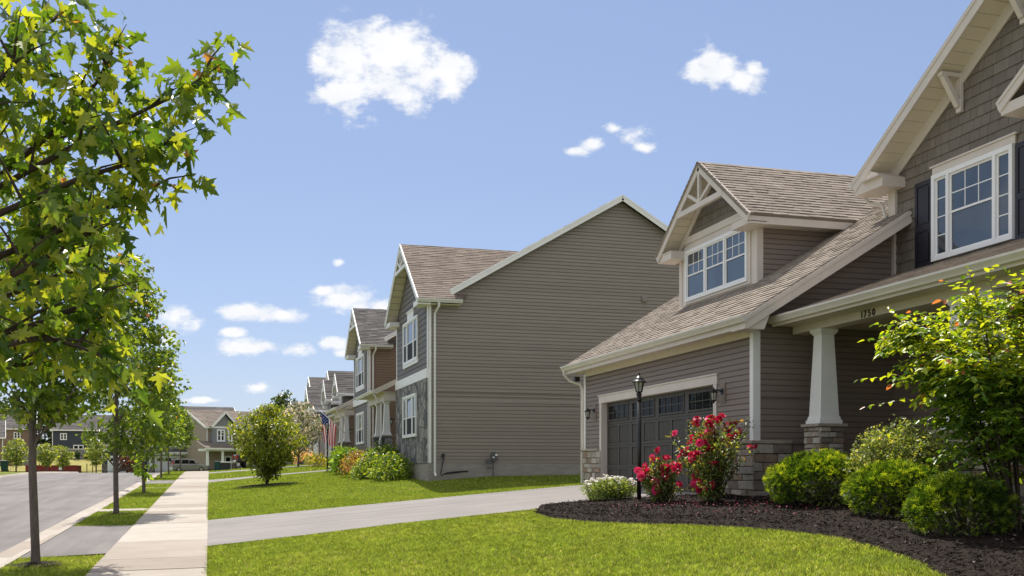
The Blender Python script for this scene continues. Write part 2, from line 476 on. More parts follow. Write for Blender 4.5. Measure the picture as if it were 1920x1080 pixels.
m, t, N, L, b = nt('driveway asphalt')
f1 = noise(t, .8, 4); f2 = noise(t, 120, 3, .7); f3 = noise(t, 1.0, 5, .6, stretch=(.18, 2.4, 1))
a = ramp(t, f2, [(.3, (.215, .197, .187)), (.7, (.315, .29, .275))])
a = mixc(t, a, ramp(t, f1, [(.3, (.9,) * 3), (.7, (1.08,) * 3)]), 1.0, 'MULTIPLY')
a = mixc(t, a, ramp(t, f3, [(.28, (.72,) * 3), (.5, (1.0,) * 3)]), 1.0, 'MULTIPLY')
L.new(a, b.inputs['Base Color']); b.inputs['Roughness'].default_value = .9; b.inputs['Specular IOR Level'].default_value = .25
bn = N.new('ShaderNodeBump'); bn.inputs['Strength'].default_value = .6; bn.inputs['Distance'].default_value = .008
L.new(f2, bn.inputs['Height']); L.new(bn.outputs[0], b.inputs['Normal'])
MT['drive'] = m

m, t, N, L, b = nt('concrete paving')
gm = N.new('ShaderNodeNewGeometry')
f1 = noise(t, .9, 5, .65); f2 = noise(t, 90, 3); f3 = noise(t, 3.0, 5, .7, stretch=(.3, 1.6, 1))
a = ramp(t, gm.outputs['Random Per Island'], [(0, (.34, .295, .255)), (.5, (.42, .375, .33)), (1, (.455, .42, .375))])
a = mixc(t, a, ramp(t, f1, [(.3, (.88, .86, .83)), (.7, (1.06,) * 3)]), 1.0, 'MULTIPLY')
a = mixc(t, a, ramp(t, f2, [(.3, (.92,) * 3), (.7, (1.06,) * 3)]), 1.0, 'MULTIPLY')
a = mixc(t, a, ramp(t, f3, [(.25, (.86, .84, .8)), (.5, (1.0,) * 3)]), 1.0, 'MULTIPLY')
L.new(a, b.inputs['Base Color']); b.inputs['Roughness'].default_value = .9; b.inputs['Specular IOR Level'].default_value = .2
bn = N.new('ShaderNodeBump'); bn.inputs['Strength'].default_value = .3; bn.inputs['Distance'].default_value = .006
L.new(f2, bn.inputs['Height']); L.new(bn.outputs[0], b.inputs['Normal'])
MT['concrete'] = m

def terr(x, y):
    z = H(x, y)
    if -11.36 < x < -2.86 and y < 125: z -= .25
    return z
xs = sorted(set([3.2, 7.0, -400, -200, -120, -80, -60, -40, -30, -20, -15, -11.9, -11.4, -11.34, -11.3, -8, -5, -3.45, -2.88, -2.83, -1.6, 0, 2, 4, 6, 8, 9.3, 12, 16, 22, 30, 50, 80, 140, 250, 400]))
o = sheet('lawn_ground', MT['lawn'], xs, YS, 0, terr); tag(o, kind='structure')
o = sheet('road', MT['asphalt'], [-11.36, -9, -7.3, -5.5, -3.44], [y for y in YS if -40 <= y <= 125], .02); tag(o, kind='structure')
MT['tar'] = M('tar seam', (.075, .07, .068), .8, .2, 3)
o = sheet('road_seam', MT['tar'], [-7.36, -7.33], [y for y in YS if -40 <= y <= 96], .024); tag(o, kind='structure')
# cross street beyond the crest
mb = MB()
for x0, x1 in zip([-60, -30, -12, -2.8], [-30, -12, -2.8, 2.0]):
    mb.add([(x0, 101, H(x0, 101) + .10), (x1, 101, H(x1, 101) + .10), (x1, 112, H(x1, 112) + .10), (x0, 112, H(x0, 112) + .10)], [(0, 1, 2, 3)])
o = mb.build('cross_street', MT['asphalt']); tag(o, kind='structure')

# rolled kerbs with gutter pan, cast in three metre pieces
def kerb(name, x0, dirx):
    prof = [(0, .035), (-.12, .03), (-.26, -.085), (-.30, -.10), (-.62, -.085), (-.62, -.3), (0, -.3)]
    mb = MB()
    y = -20.0
    while y < 99:
        y1 = y + 2.99
        vs = []
        for yy in (y, y1):
            base = float(np.interp(yy, ZY, ZV)) - .045
            vs += [(x0 + dirx * px, yy, base + pz) for px, pz in prof]
        n = len(prof)
        mb.add(vs, [(i, (i + 1) % n, n + (i + 1) % n, n + i) for i in range(n)] + [tuple(range(n)), tuple(range(2 * n - 1, n - 1, -1))])
        y += 3.0
    o = mb.build(name, MT['concrete']); tag(o, kind='structure')
kerb('kerb', -2.84, 1)
kerb('kerb', -11.38, -1)

# sidewalk slabs
mb = MB(); y = -9.0
while y < 78:
    x0, x1, y1 = -1.58, -.03, y + 1.515
    zz = lambda x, yy: H(x, yy) + .032
    j = R.uniform(-.003, .003)
    for xa, xb in ((x0, x1),):
        vs = [(xa, y + .014, zz(xa, y) + j), (xb, y + .014, zz(xb, y) + j), (xb, y1 - .014, zz(xb, y1) + j), (xa, y1 - .014, zz(xa, y1) + j)]
        lo = [(a, b_, c - .1) for a, b_, c in vs]
        mb.add(vs + lo, [(0, 1, 2, 3), (0, 4, 5, 1), (1, 5, 6, 2), (2, 6, 7, 3), (3, 7, 4, 0)])
    y = y1
o = mb.build('sidewalk', MT['concrete']); tag(o, kind='structure')
# carriage walk strips across the verge
for y0, y1 in ((29.3, 30.4), (44.5, 45.5)):
    o = sheet('verge_path', MT['concrete'], [-2.83, -2.2, -1.6], [y0, y1], .028, None, .1); tag(o, kind='structure')
# driveway aprons across the verge
for y0, y1, fl in ((17.9, 24.0, .35), (50.0, 54.5, .3), (4.0, -1.0, 0)):
    if y1 < y0: continue
    mb = MB()
    c = [(-2.83, y0 - fl), (-1.59, y0), (-1.59, y1), (-2.83, y1 + fl)]
    mb.add([(x, y, H(x, y) + .024) for x, y in c], [(0, 1, 2, 3)])
    o = mb.build('driveway_apron', MT['asphalt']); tag(o, kind='structure')
# driveways
def strip(name, left, right, mat, dz=.024, nn=14):
    def samp(pl, t):
        d = [0]
        for a, b_ in zip(pl, pl[1:]): d.append(d[-1] + math.dist(a, b_))
        q = t * d[-1]
        return (float(np.interp(q, d, [p[0] for p in pl])), float(np.interp(q, d, [p[1] for p in pl])))
    mb = MB(); vs = []
    for i in range(nn + 1):
        a, b_ = samp(left, i / nn), samp(right, i / nn)
        for k in range(5):
            x = a[0] + (b_[0] - a[0]) * k / 4; y = a[1] + (b_[1] - a[1]) * k / 4
            vs.append((x, y, H(x, y) + dz))
    mb.add(vs, [(i * 5 + k, i * 5 + k + 1, i * 5 + k + 6, i * 5 + k + 5) for i in range(nn) for k in range(4)])
    o = mb.build(name, mat); tag(o, kind='structure'); return o
strip('driveway', [(-.03, 25.05), (3, 25.15), (6.5, 25.0), (9.45, 24.6)], [(-.03, 18.6), (1.6, 18.75), (3.3, 19.1), (6.2, 19.15), (8.6, 18.2), (9.45, 17.9)], MT['drive'])
strip('driveway', [(-.03, 54.2), (4, 55.6), (8.5, 57.0)], [(-.03, 50.4), (4, 53.6), (8.5, 54.8)], MT['drive'])
strip('driveway', [(-.03, 71.0), (4, 71.0), (7.8, 71.0)], [(-.03, 66.5), (4, 66.5), (7.8, 66.5)], MT['drive'])
mb = MB(); mb.box(8.9, 9.45, 17.95, 24.0, 1.05, 1.262)
o = mb.build('garage_apron', MT['concrete']); tag(o, kind='structure')

# ------------------------------------------------------------------ mulch bed
BEDF = [(6.15, 19.25), (5.78, 18.4), (5.70, 17.1), (5.95, 15.85), (6.28, 14.95), (6.75, 14.1), (7.1, 13.1), (7.32, 12.15), (7.38, 11.1), (7.16, 10.0), (6.88, 9.0), (6.5, 8.1), (6.0, 6.5), (5.6, 4.5)]
BEDB = [(6.3, 19.27), (7.2, 19.22), (8.0, 18.75), (8.7, 18.2), (9.2, 17.7), (9.3, 17.2), (9.34, 16.4), (10.0, 16.4), (10.0, 15.0), (10.0, 13), (10.0, 11), (10.0, 9), (10.0, 6.5), (10.0, 4.5)]
def inpoly(x, y, poly):
    x = np.asarray(x); y = np.asarray(y); r = np.zeros(x.shape, bool)
    n = len(poly)
    for i in range(n):
        (x0, y0), (x1, y1) = poly[i], poly[(i + 1) % n]
        c = ((y0 > y) != (y1 > y)) & (x < (x1 - x0) * (y - y0) / ((y1 - y0) + 1e-12) + x0)
        r ^= c
    return r
BED = BEDF + BEDB[::-1]
def bedz(x, y, e=1.0): return H(x, y) + .02 + .06 * e
mb = MB(); vs = []; K = 10
for (xa, ya), (xb, yb) in zip(BEDF, BEDB):
    for k in range(K + 1):
        q = k / K; x = xa + (xb - xa) * q; y = ya + (yb - ya) * q
        e = min(1, q * 5)
        vs.append((x, y, H(x, y) + .012 + .075 * e + R.uniform(-.01, .01)))
n = len(BEDF)
mb.add(vs, [(i * (K + 1) + k, i * (K + 1) + k + 1, (i + 1) * (K + 1) + k + 1, (i + 1) * (K + 1) + k) for i in range(n - 1) for k in range(K)])
MT['mulch'] = M('shredded bark mulch', (.019, .0125, .0095), .95, .35, 22, bump=1.0, bscale=60, spec=.15, var2=.3)
o = mb.build('mulch_bed', MT['mulch']); tag(o, kind='structure')
# bark chips lying on it
n = 52000
bx = NR.uniform(5.5, 10.0, n); by = NR.uniform(5.5, 19.4, n)
k = inpoly(bx, by, BED); bx, by = bx[k], by[k]; n = len(bx)
P = np.stack([bx, by, HN(bx, by) + .075 + NR.uniform(0, .03, n)], 1)
edge = inpoly(bx - .16, by, BED); P[~edge, 2] -= .045
base = np.array([(.021, .0135, .0105), (.037, .024, .018), (.010, .008, .007), (.055, .040, .034), (.22, .18, .155)])
cc = base[NR.choice(5, n, p=[.36, .28, .22, .10, .04])] * NR.uniform(.7, 1.3, (n, 1))
T = rnd_dir(n); T[:, 2] *= .35
Nn = rnd_dir(n, 1.2)
CHIP = (np.array([(-.12, 0, 0), (.12, .05, 0), (.1, 1, .05), (-.1, .9, .02)], np.float32), [[0, 1, 2, 3]])
MT['chip'] = leafmat('bark chip', .02, .9, .15, (1, 1, 1))
o = put('mulch_chips', leafmesh('mulch_chips', P, T, Nn, NR.uniform(.02, .058, n), cc, CHIP, MT['chip'])); tag(o, kind='stuff')
# fallen rose petals round the rose bushes
n = 230
px_ = np.concatenate([NR.normal(8.3, .55, 150), NR.normal(7.6, .6, 80)]); py_ = np.concatenate([NR.normal(15.2, 1.0, 150), NR.normal(16.3, .7, 80)])
k = inpoly(px_, py_, BED); px_, py_ = px_[k], py_[k]; n = len(px_)
P = np.stack([px_, py_, HN(px_, py_) + .125], 1)
cc = np.array([(.62, .12, .2), (.7, .3, .35), (.5, .03, .09)])[NR.choice(3, n)]
o = put('fallen_petals', leafmesh('fallen_petals', P, rnd_dir(n), rnd_dir(n, 2), NR.uniform(.02, .035, n), cc, OVATE, MT['petal'])); tag(o, kind='stuff')

# ------------------------------------------------------------------ grass blades (one object of stuff)
D1 = [(-.03, 25.05), (3, 25.15), (6.5, 25.0), (9.45, 24.6), (9.45, 17.9), (8.6, 18.2), (6.2, 19.15), (3.3, 19.1), (1.6, 18.75), (-.03, 18.6)]
D2 = [(-.03, 54.2), (4, 55.6), (8.5, 57.0), (8.5, 54.8), (4, 53.6), (-.03, 50.4)]
def grass_zone(x0, x1, y0, y1, dens, h, w, ban=(), extra=None):
    n = int((x1 - x0) * (y1 - y0) * dens)
    x = NR.uniform(x0, x1, n); y = NR.uniform(y0, y1, n)
    k = np.ones(n, bool)
    for q in ban: k &= ~inpoly(x, y, q)
    if extra is not None: k &= extra(x, y)
    x, y = x[k], y[k]; n = len(x)
    return np.stack([x, y, HN(x, y) - .004], 1), np.full(n, h) * NR.uniform(.55, 1.25, n), np.full(n, w) * NR.uniform(.7, 1.3, n)
lawn3 = lambda x, y: (x < 7.2) | (y < 35.2)
zones = [
    grass_zone(0.0, 7.6, 7.5, 19.2, 3300, .046, .0085, (D1, BED)),
    grass_zone(0.0, 9.4, 24.5, 30, 1300, .05, .014, (D1,)),
    grass_zone(0.0, 14.5, 25, 35.3, 500, .055, .013, (D1,), lambda x, y: (x > 9.3) & (y > 25.2)),
    grass_zone(0.0, 9.4, 30, 41, 700, .055, .014, (), lawn3),
    grass_zone(0.0, 7.2, 41, 54, 330, .06, .022, (D2,)),
    grass_zone(0.0, 7.2, 54, 78, 130, .07, .034, (D2, [(-.1, 71), (8, 71), (8, 66.5), (-.1, 66.5)])),
    grass_zone(-2.82, -1.58, 9, 17.6, 2500, .055, .008),
    grass_zone(-2.82, -1.58, 24.2, 29.3, 1500, .06, .011),
    grass_zone(-2.82, -1.58, 30.4, 49.8, 700, .06, .015),
    grass_zone(-2.82, -1.58, 54.6, 78, 260, .07, .03),
    grass_zone(-1.66, -1.56, 9, 17.6, 1600, .05, .008), grass_zone(-1.66, -1.56, 24.2, 50, 900, .05, .012),
    grass_zone(-.06, .02, 7, 18.5, 2600, .05, .008), grass_zone(-.06, .02, 25.1, 50, 1500, .05, .012),
]
GP = np.concatenate([z[0] for z in zones]); GH = np.concatenate([z[1] for z in zones]); GW = np.concatenate([z[2] for z in zones])
n = len(GP)
# scuffed straw patches and mowing stripes belong to the turf itself
tx, ty = GP[:, 0], GP[:, 1]
patch = np.sin(tx * 1.9 + 1.3 * np.sin(ty * .7)) * np.sin(ty * 1.3 + 1.1 * np.sin(tx * .9)) + .6 * np.sin(tx * 5.1 + ty * 3.3) * np.sin(ty * 4.7 - tx * 2.2)
stripe = np.sign(np.sin((tx * .93 + ty * .36) * 2 * np.pi / 1.15))
lean = NR.normal(0, .42, (n, 2))
lean[:, 0] += .22 * stripe * (ty < 25)
ang = NR.uniform(0, 2 * np.pi, n)
side = np.stack([np.cos(ang), np.sin(ang), np.zeros(n)], 1) * (GW / 2)[:, None]
tip = GP + np.stack([lean[:, 0] * GH, lean[:, 1] * GH, GH], 1)
midp = GP + np.stack([lean[:, 0] * GH * .35, lean[:, 1] * GH * .35, GH * .6], 1)
vs = np.stack([GP - side, GP + side, midp + side * .7, tip, midp - side * .7], 1)
g1, g2, g3 = np.array((.15, .225, .032)), np.array((.31, .355, .062)), np.array((.50, .44, .24))
q = np.clip(.5 + .14 * patch + NR.normal(0, .28, n), 0, 1)[:, None]
cc = g1 * (1 - q) + g2 * q
dry = NR.random(n) < (.04 + .05 * (patch > .6))
cc[dry] = g3 * NR.uniform(.7, 1.1, (dry.sum(), 1))
cell = lambda s, k: np.random.default_rng(k).uniform(-1, 1, 65536)[(np.floor(tx / s).astype(int) * 73856093 ^ np.floor(ty / s).astype(int) * 19349663) & 65535]
far = np.clip(ty / 16, 1, 3)
cl_ = .30 * cell(.05, 1) + .16 * cell(.13, 2) + .03 * cell(.6, 3)
cc *= 1.22 * np.clip(1.0 + cl_ + NR.normal(0, .22, n), .25, 2.2)[:, None]
cc[ty > 24.4] *= np.array([.86, .90, .84])
c5 = np.repeat(cc, 5, 0)
o = put('grass', npmesh('grass', vs.reshape(-1, 3), np.arange(n * 5), np.full(n, 5), MT['grass'], c5)); tag(o, kind='stuff')
print('grass blades', n)
# ------------------------------------------------------------------ shared building parts
def window(parent, fr, u0, u1, z0, z1, cols, n=.0, proud=.05, fw=.06, glass='glass', frame='vinyl_white', screens=False, mun=.018, name='window'):
    """frame mesh with sashes and glazing bars; children: pane, and an insect screen over the lower sashes"""
    mb, gl, scn = MB(), MB(), MB()
    mb.frbox(fr, u0, u1, z0, z0 + fw, n, n + proud); mb.frbox(fr, u0, u1, z1 - fw, z1, n, n + proud)
    mb.frbox(fr, u0, u0 + fw, z0 + fw, z1 - fw, n, n + proud - .001); mb.frbox(fr, u1 - fw, u1, z0 + fw, z1 - fw, n, n + proud - .001)
    tot = sum(c['w'] for c in cols); u = u0 + fw; W = u1 - u0 - 2 * fw
    gl.frbox(fr, u0 + .01, u1 - .01, z0 + .01, z1 - .01, n + .002, n + .016)
    for i, c in enumerate(cols):
        ue = u + W * c['w'] / tot
        a, b_ = u, ue
        if i > 0: a += fw * .45
        if i < len(cols) - 1: b_ -= fw * .45; mb.frbox(fr, ue - fw * .45, ue + fw * .45, z0 + fw, z1 - fw, n, n + proud - .002)
        sw = fw * .5
        def sash(lo, hi, grid, pr):
            mb.frbox(fr, a, b_, lo, lo + sw, n + .003, n + pr); mb.frbox(fr, a, b_, hi - sw, hi, n + .003, n + pr)
            mb.frbox(fr, a, a + sw, lo + sw, hi - sw, n + .003, n + pr - .001); mb.frbox(fr, b_ - sw, b_, lo + sw, hi - sw, n + .003, n + pr - .001)
            if grid:
                nx, nz = grid
                for k in range(1, nx): q = a + sw + (b_ - a - 2 * sw) * k / nx; mb.frbox(fr, q - mun / 2, q + mun / 2, lo + sw, hi - sw, n + .01, n + .021)
                for k in range(1, nz): q = lo + sw + (hi - lo - 2 * sw) * k / nz; mb.frbox(fr, a + sw, b_ - sw, q - mun / 2, q + mun / 2, n + .01, n + .022)
        sp = c.get('split', 0)
        if sp:
            zm = z0 + fw + (z1 - z0 - 2 * fw) * sp
            sash(zm - sw * .5, z1 - fw, c.get('up'), .036); sash(z0 + fw, zm + sw * .5, c.get('low'), .03)
            if screens: scn.frbox(fr, a + sw * .6, b_ - sw * .6, z0 + fw + sw * .6, zm - sw * .4, n + .018, n + .0235)
        else: sash(z0 + fw, z1 - fw, c.get('up'), .034)
        u = ue
    o = mb.build(name, MT[frame], parent)
    gl.build('pane', MT[glass], o)
    if screens and scn.v: scn.build('screen', MT['screen'], o)
    return o

def lantern(parent, c, nrm, s=1.0):
    """wall lantern: back plate, swan arm, hood, cage; child: glass"""
    c, nrm = V3(c), V3(nrm)
    mb, g = MB(), MB()
    sd = nrm.cross(Z3)
    fr = Fr(c, sd, nrm)
    mb.tube([c + nrm * .0, c + nrm * .02], [.055 * s, .05 * s], 10)
    mb.tube([c + nrm * .02, c + nrm * .07 + Z3 * .02, c + nrm * .12 + Z3 * .03, c + nrm * .15 + Z3 * .0], [.016, .014, .013, .012], 6)
    q = c + nrm * .15 * s
    mb.lathe(q, [(.006, .075), (.014, .055), (.02, .04), (.03, .03), (.085, -.015), (.088, -.025), (.07, -.03)], 8)
    g.lathe(q, [(.062, -.032), (.042, -.17)], 6)
    for k in range(6):
        t_ = 2 * math.pi * k / 6
        d = V3((math.cos(t_), math.sin(t_), 0))
        mb.beam(q + d * .068 - Z3 * .03, q + d * .047 - Z3 * .172, .009, .009, d)
    mb.lathe(q, [(.05, -.165), (.05, -.178), (.025, -.2), (.014, -.215), (.004, -.235)], 8)
    o = mb.build('wall_lantern', MT['black'], parent)
    g.build('lamp_glass', MT['lampglass'], o)
    return o

def tapered_column(parent, x, y, z0, z1, w0=.36, w1=.24, pier=None, pz=None, stone='ledgestone', mat='white', geo=True):
    mb = MB()
    mb.frustum((x, y), w0 + .08, w0 + .08, z0, z0 + .06); mb.frustum((x, y), w0 + .05, w0 + .02, z0 + .06, z0 + .13)
    mb.frustum((x, y), w0, w1, z0 + .13, z1 - .10)
    mb.frustum((x, y), w1 + .02, w1 + .09, z1 - .10, z1 - .05); mb.frustum((x, y), w1 + .10, w1 + .10, z1 - .05, z1 - .001)
    o = mb.build('column', MT[mat], parent)
    if pier:
        p = pier / 2
        s = MB()
        if geo:
            for O, U, Nn, wd in (((x - p, y - p, 0), (0, 1, 0), (-1, 0, 0), pier), ((x - p, y - p, 0), (1, 0, 0), (0, -1, 0), pier), ((x - p, y + p, 0), (1, 0, 0), (0, 1, 0), pier)):
                s.ledge(Fr(O, U, Nn), 0, wd, pz, z0 - .055, -.03, (.07, .13), (.12, .3), (.03, .05))
            s.box(x - p + .02, x + p - .02, y - p + .02, y + p - .02, pz, z0 - .055)
        else: s.box(x - p, x + p, y - p, y + p, pz, z0 - .055)
        s.build('stone_pier', MT[stone], parent)
        c = MB(); c.box(x - p - .05, x + p + .05, y - p - .05, y + p + .05, z0 - .054, z0 - .002)
        c.build('pier_cap', MT['cap'], parent, bevel=.008)
    return o

def gutter(parent, p0, p1, out, w=.12, h=.115, mat='gutter', name='gutter'):
    """K-style gutter run from p0 to p1, 'out' points away from the fascia"""
    p0, p1, out = V3(p0), V3(p1), V3(out).normalized()
    prof = [(0, 0), (w * .55, 0), (w * .68, h * .28), (w * .92, h * .62), (w, h * .72), (w, h), (w * .88, h), (w * .86, h * .78), (w * .6, h * .36), (w * .5, .012), (.01, .012), (.01, h), (0, h)]
    mb = MB()
    vs = [q + out * a + Z3 * b_ for q in (p0, p1) for a, b_ in prof]
    n = len(prof)
    mb.add(vs, [(i, (i + 1) % n, n + (i + 1) % n, n + i) for i in range(n)])
    d = (p1 - p0).normalized()
    for q, e in ((p0, -1), (p1, 1)):
        mb.prism([q + out * a + Z3 * b_ for a, b_ in ((0, 0), (w * .55, 0), (w * .68, h * .28), (w * .92, h * .62), (w, h * .72), (w, h), (0, h))], d * e * .004)
    return mb.build(name, MT[mat], parent)

def downspout(parent, pts, w=.055, mat='gutter', name='downspout'):
    mb = MB(); mb.tube(pts, w / 2 * 1.2, 8)
    return mb.build(name, MT[mat], parent)

def truss(parent, fr, uc, zp, slope, halfw, n, t_=.07, name='gable_truss', mat='cream'):
    """decorative gable truss: collar, king post and two struts"""
    mb = MB()
    zc = zp - slope * halfw
    mb.frbox(fr, uc - halfw, uc + halfw, zc - .06, zc + .06, n - .06, n + .02)
    mb.frbox(fr, uc - .04, uc + .04, zc + .06, zp - .08, n - .05, n + .012)
    for s in (-1, 1):
        mb.beam(fr.p(uc + s * .03, zc + .08, n - .02), fr.p(uc + s * halfw * .48, zp - slope * halfw * .48 - .08, n - .02), .055, t_, fr.N)
    return mb.build(name, MT[mat], parent)

def rake(mb, fr, ua, za, ub, zb, n, h=.2, w=.03, lip=True):
    a, b_ = fr.p(ua, za, n), fr.p(ub, zb, n)
    mb.beam(a, b_, w, h, fr.N)
    if lip:
        up = Z3 * (h * .34)
        mb.beam(a + up + fr.N * .018, b_ + up + fr.N * .018, w * .7, h * .30, fr.N)

# ------------------------------------------------------------------ the near house
h1 = empty('house', (9.3, 20.0, 1.2))
tag(h1, 'taupe lap-sided house with dark garage door, dormer and number 1750 over its porch', 'house')
RS = .617                                   # garage roof slope
groof = lambda x: 4.40 + RS * (x - 8.87)
frF = Fr((9.3, 0, 0), (0, 1, 0), (-1, 0, 0))        # garage front, u = Y
frS = Fr((9.3, 16.55, 0), (1, 0, 0), (0, -1, 0))    # garage side, u = X - 9.3
frM = Fr((12.2, 0, 0), (0, 1, 0), (-1, 0, 0))       # main front, u = Y
OY0, OY1 = 18.04, 23.95
mb = MB()
for poly in ([(16.66, 2.2), (OY0 - .14, 2.2), (OY0 - .14, 4.13), (16.66, 4.13)], [(OY1 + .12, 2.2), (25.1, 2.2), (25.1, 4.13), (OY1 + .12, 4.13)], [(OY0 - .14, 3.55), (OY1 + .12, 3.55), (OY1 + .12, 4.13), (OY0 - .14, 4.13)]):
    mb.lap(frF, poly, .105, .022, 2.2)
mb.lap(frS, [(.12, 2.2), (2.9, 2.2), (2.9, 6.32), (.12, 4.52)], .105, .022, 2.2)
frP = Fr((12.2, 0, 0), (0, 1, 0), (-1, 0, 0))
mb.lap(frP, [(5.5, 1.25), (16.55, 1.25), (16.55, 5.2), (5.5, 5.2)], .105, .022, 2.2)
# backing walls
mb.box(9.31, 9.5, 16.6, OY0 - .02, 1.0, 4.4); mb.box(9.31, 9.5, OY1 + .02, 25.15, 1.0, 4.4); mb.box(9.31, 9.5, OY0 - .02, OY1 + .02, 3.38, 4.4)
mb.prism([(9.31, 16.56, 1.0), (12.21, 16.56, 1.0), (12.21, 16.56, 6.3), (9.31, 16.56, 4.5)], (0, .1, 0))
mb.prism([(9.31, 25.06, 1.0), (16, 25.06, 1.0), (16, 25.06, 6.8), (13.6, 25.06, 7.1), (9.31, 25.06, 4.5)], (0, .1, 0))
mb.box(12.21, 12.4, 5.5, 16.55, 1.0, 7.0)
mb.box(12.3, 22, 5.5, 5.7, 1.0, 7.0); mb.box(12.3, 22, 16.4, 16.52, 4.0, 7.0); mb.box(21.8, 22, 5.5, 25, 1.0, 7.0)
mb.build('wall', MT['siding_a'], h1)
# shake gable
zr = lambda y: 7.22 + .632 * (17.02 - y)
mb = MB()
mb.shakes(frM, [(6.0, 5.15), (16.5, 5.15), (16.5, 7.30), (11.3, 10.62), (6.0, 7.2)], .185, (.13, .36), .02, 5.15)
mb.prism([(12.205, 6.0, 5.0), (12.205, 16.52, 5.0), (12.205, 16.52, 7.25), (12.205, 11.3, 10.5), (12.205, 6.0, 7.1)], (.1, 0, 0))
mb.build('shake_gable', MT['shake_a'], h1)
# roofs
mb = MB()
mb.shingles((8.87, 16.03, groof(8.87)), (0, 1, 0), (1, 0, RS), [(0, 0), (9.55, 0), (9.55, 5.6), (0.54, 5.6), (0.54, 3.86), (0, 3.86)])
mb.prism([(13.62, 16.6, groof(13.62) - .02), (18.4, 16.6, 4.4), (18.4, 25.55, 4.4), (13.62, 25.55, groof(13.62) - .02)], (0, 0, .05))
mb.build('garage_roof', MT['roof_a'], h1)
mb = MB()
sl = math.hypot(1, .632)
mb.shingles((11.72, 17.08, zr(17.08)), (1, 0, 0), (0, -1, .632), [(0, 0), (10.5, 0), (10.5, 5.78 * sl), (0, 5.78 * sl)], tab=(.2, .6))
mb.shingles((11.72, 5.52, zr(17.08)), (1, 0, 0), (0, 1, .632), [(0, 0), (10.5, 0), (10.5, 5.78 * sl), (0, 5.78 * sl)], exp=.3, tab=(.4, .9))
mb.build('main_roof', MT['roof_a'], h1)
mb = MB()
pm = (5.32 - 4.44) / 2.56
mb.shingles((9.62, 16.42, 4.44), (0, -1, 0), (1, 0, pm), [(0, 0), (11.5, 0), (11.5, 2.6 * math.hypot(1, pm)), (0, 2.6 * math.hypot(1, pm))], tab=(.14, .36))
mb.build('porch_roof', MT['roof_a'], h1)
# fascia, rakes, soffits
mb = MB()
frR = Fr((0, 16.03, 0), (1, 0, 0), (0, -1, 0))
rake(mb, frR, 8.83, groof(8.83) - .13, 12.17, groof(12.17) - .13, .0, .21)
mb.prism([(8.852, 16.047, 4.16), (9.22, 16.047, 4.16), (9.36, 16.047, 4.5), (8.852, 16.047, 4.27)], (0, .5, 0))     # boxed rake return
mb.box(8.86, 8.89, 16.05, 25.55, 4.18, 4.40)
frO = Fr((11.70, 0, 0), (0, 1, 0), (-1, 0, 0))
rake(mb, frO, 17.08, zr(17.08) - .13, 11.3, zr(11.3) - .13, 0, .24)
rake(mb, frO, 5.52, zr(17.08) - .13, 11.3, zr(11.3) - .13, 0, .24)
mb.beam(frM.p(16.62, zr(16.62) - .37, .035), frM.p(11.3, zr(11.3) - .37, .035), .03, .2, frM.N)          # frieze under the rake
mb.prism([(11.70, 17.04, 6.88), (11.70, 16.2, 6.88), (11.70, 16.2, 7.06), (11.70, 16.62, 7.26), (11.70, 17.04, 7.14)], (.5, 0, 0))   # eave return
mb.beam((11.66, 16.2, 7.07), (11.66, 16.75, 7.07), .10, .03, (1, 0, 0))
mb.box(12.13, 12.2, 16.42, 16.62, 6.32, 6.90)                   # corner board above the garage roof
mb.box(12.14, 12.19, 16.46, 16.56, 5.2, 6.32)
mb.box(9.60, 9.63, 4.9, 16.43, 4.26, 4.42)                      # porch fascia
mb.box(10.05, 10.32, 4.9, 16.5, 4.15, 4.285)                    # porch beam
mb.build('trim', MT['cream'], h1)
mb = MB()
mb.box(8.895, 9.3, 16.5, 25.5, 4.222, 4.24); 
mb.box(9.275, 9.298, 16.67, 25.08, 4.105, 4.221)                # garage frieze
mb.prism([(9.0, 16.05, groof(9.0) - .19), (12.18, 16.05, groof(12.18) - .19), (12.18, 16.05, groof(12.18) - .17), (9.0, 16.05, groof(9.0) - .17)], (0, .5, 0))
k = 17.0
while k > 11.35:                                                # rake soffit boards
    a, b_ = k, max(11.3, k - .19)
    mb.hexa([(11.71, a, zr(a) - .252), (11.71, b_, zr(b_) - .252), (12.2, b_, zr(b_) - .252), (12.2, a, zr(a) - .252), (11.71, a, zr(a) - .235), (11.71, b_, zr(b_) - .235), (12.2, b_, zr(b_) - .235), (12.2, a, zr(a) - .235)])
    k -= .2
mb.box(9.63, 12.2, 4.9, 16.5, 4.286, 4.31)                       # porch ceiling
k = 16.4
while k > 5:
    mb.box(9.64, 10.04, k - .142, k, 4.276, 4.2855); k -= .148
mb.build('soffit', MT['soffit'], h1)
# corner posts
mb = MB()
for y0 in (16.53, 25.1):
    mb = MB(); mb.box(9.272, 9.42, y0, y0 + .125, 2.2, 4.19); mb.build('corner_board', MT['white'], h1, bevel=.004)
# stone wainscot
frL = Fr((9.27, 0, 0), (0, 1, 0), (-1, 0, 0)); frLs = Fr((9.27, 16.5, 0), (1, 0, 0), (0, -1, 0))
mb = MB()
mb.ledge(frL, OY1 + .02, 25.24, 1.02, 2.19, 0, (.09, .19), (.16, .45), (.03, .055)); mb.box(9.27, 9.3, OY1 + .02, 25.2, 1.0, 2.19)
mb.build('stone_veneer', MT['ledgestone'], h1)
mb = MB()
mb.ledge(frL, 16.47, OY0 - .02, 1.02, 2.19, 0, (.09, .19), (.16, .45), (.03, .055))
mb.ledge(frLs, -.03, .74, 1.0, 2.19, 0, (.09, .19), (.2, .5), (.03, .055))
mb.box(9.27, 9.3, 16.5, OY0 - .02, 1.0, 2.19); mb.box(9.27, 10.0, 16.5, 16.545, 1.0, 2.19)
mb.build('stone_veneer', MT['ledgestone'], h1)
mb = MB()
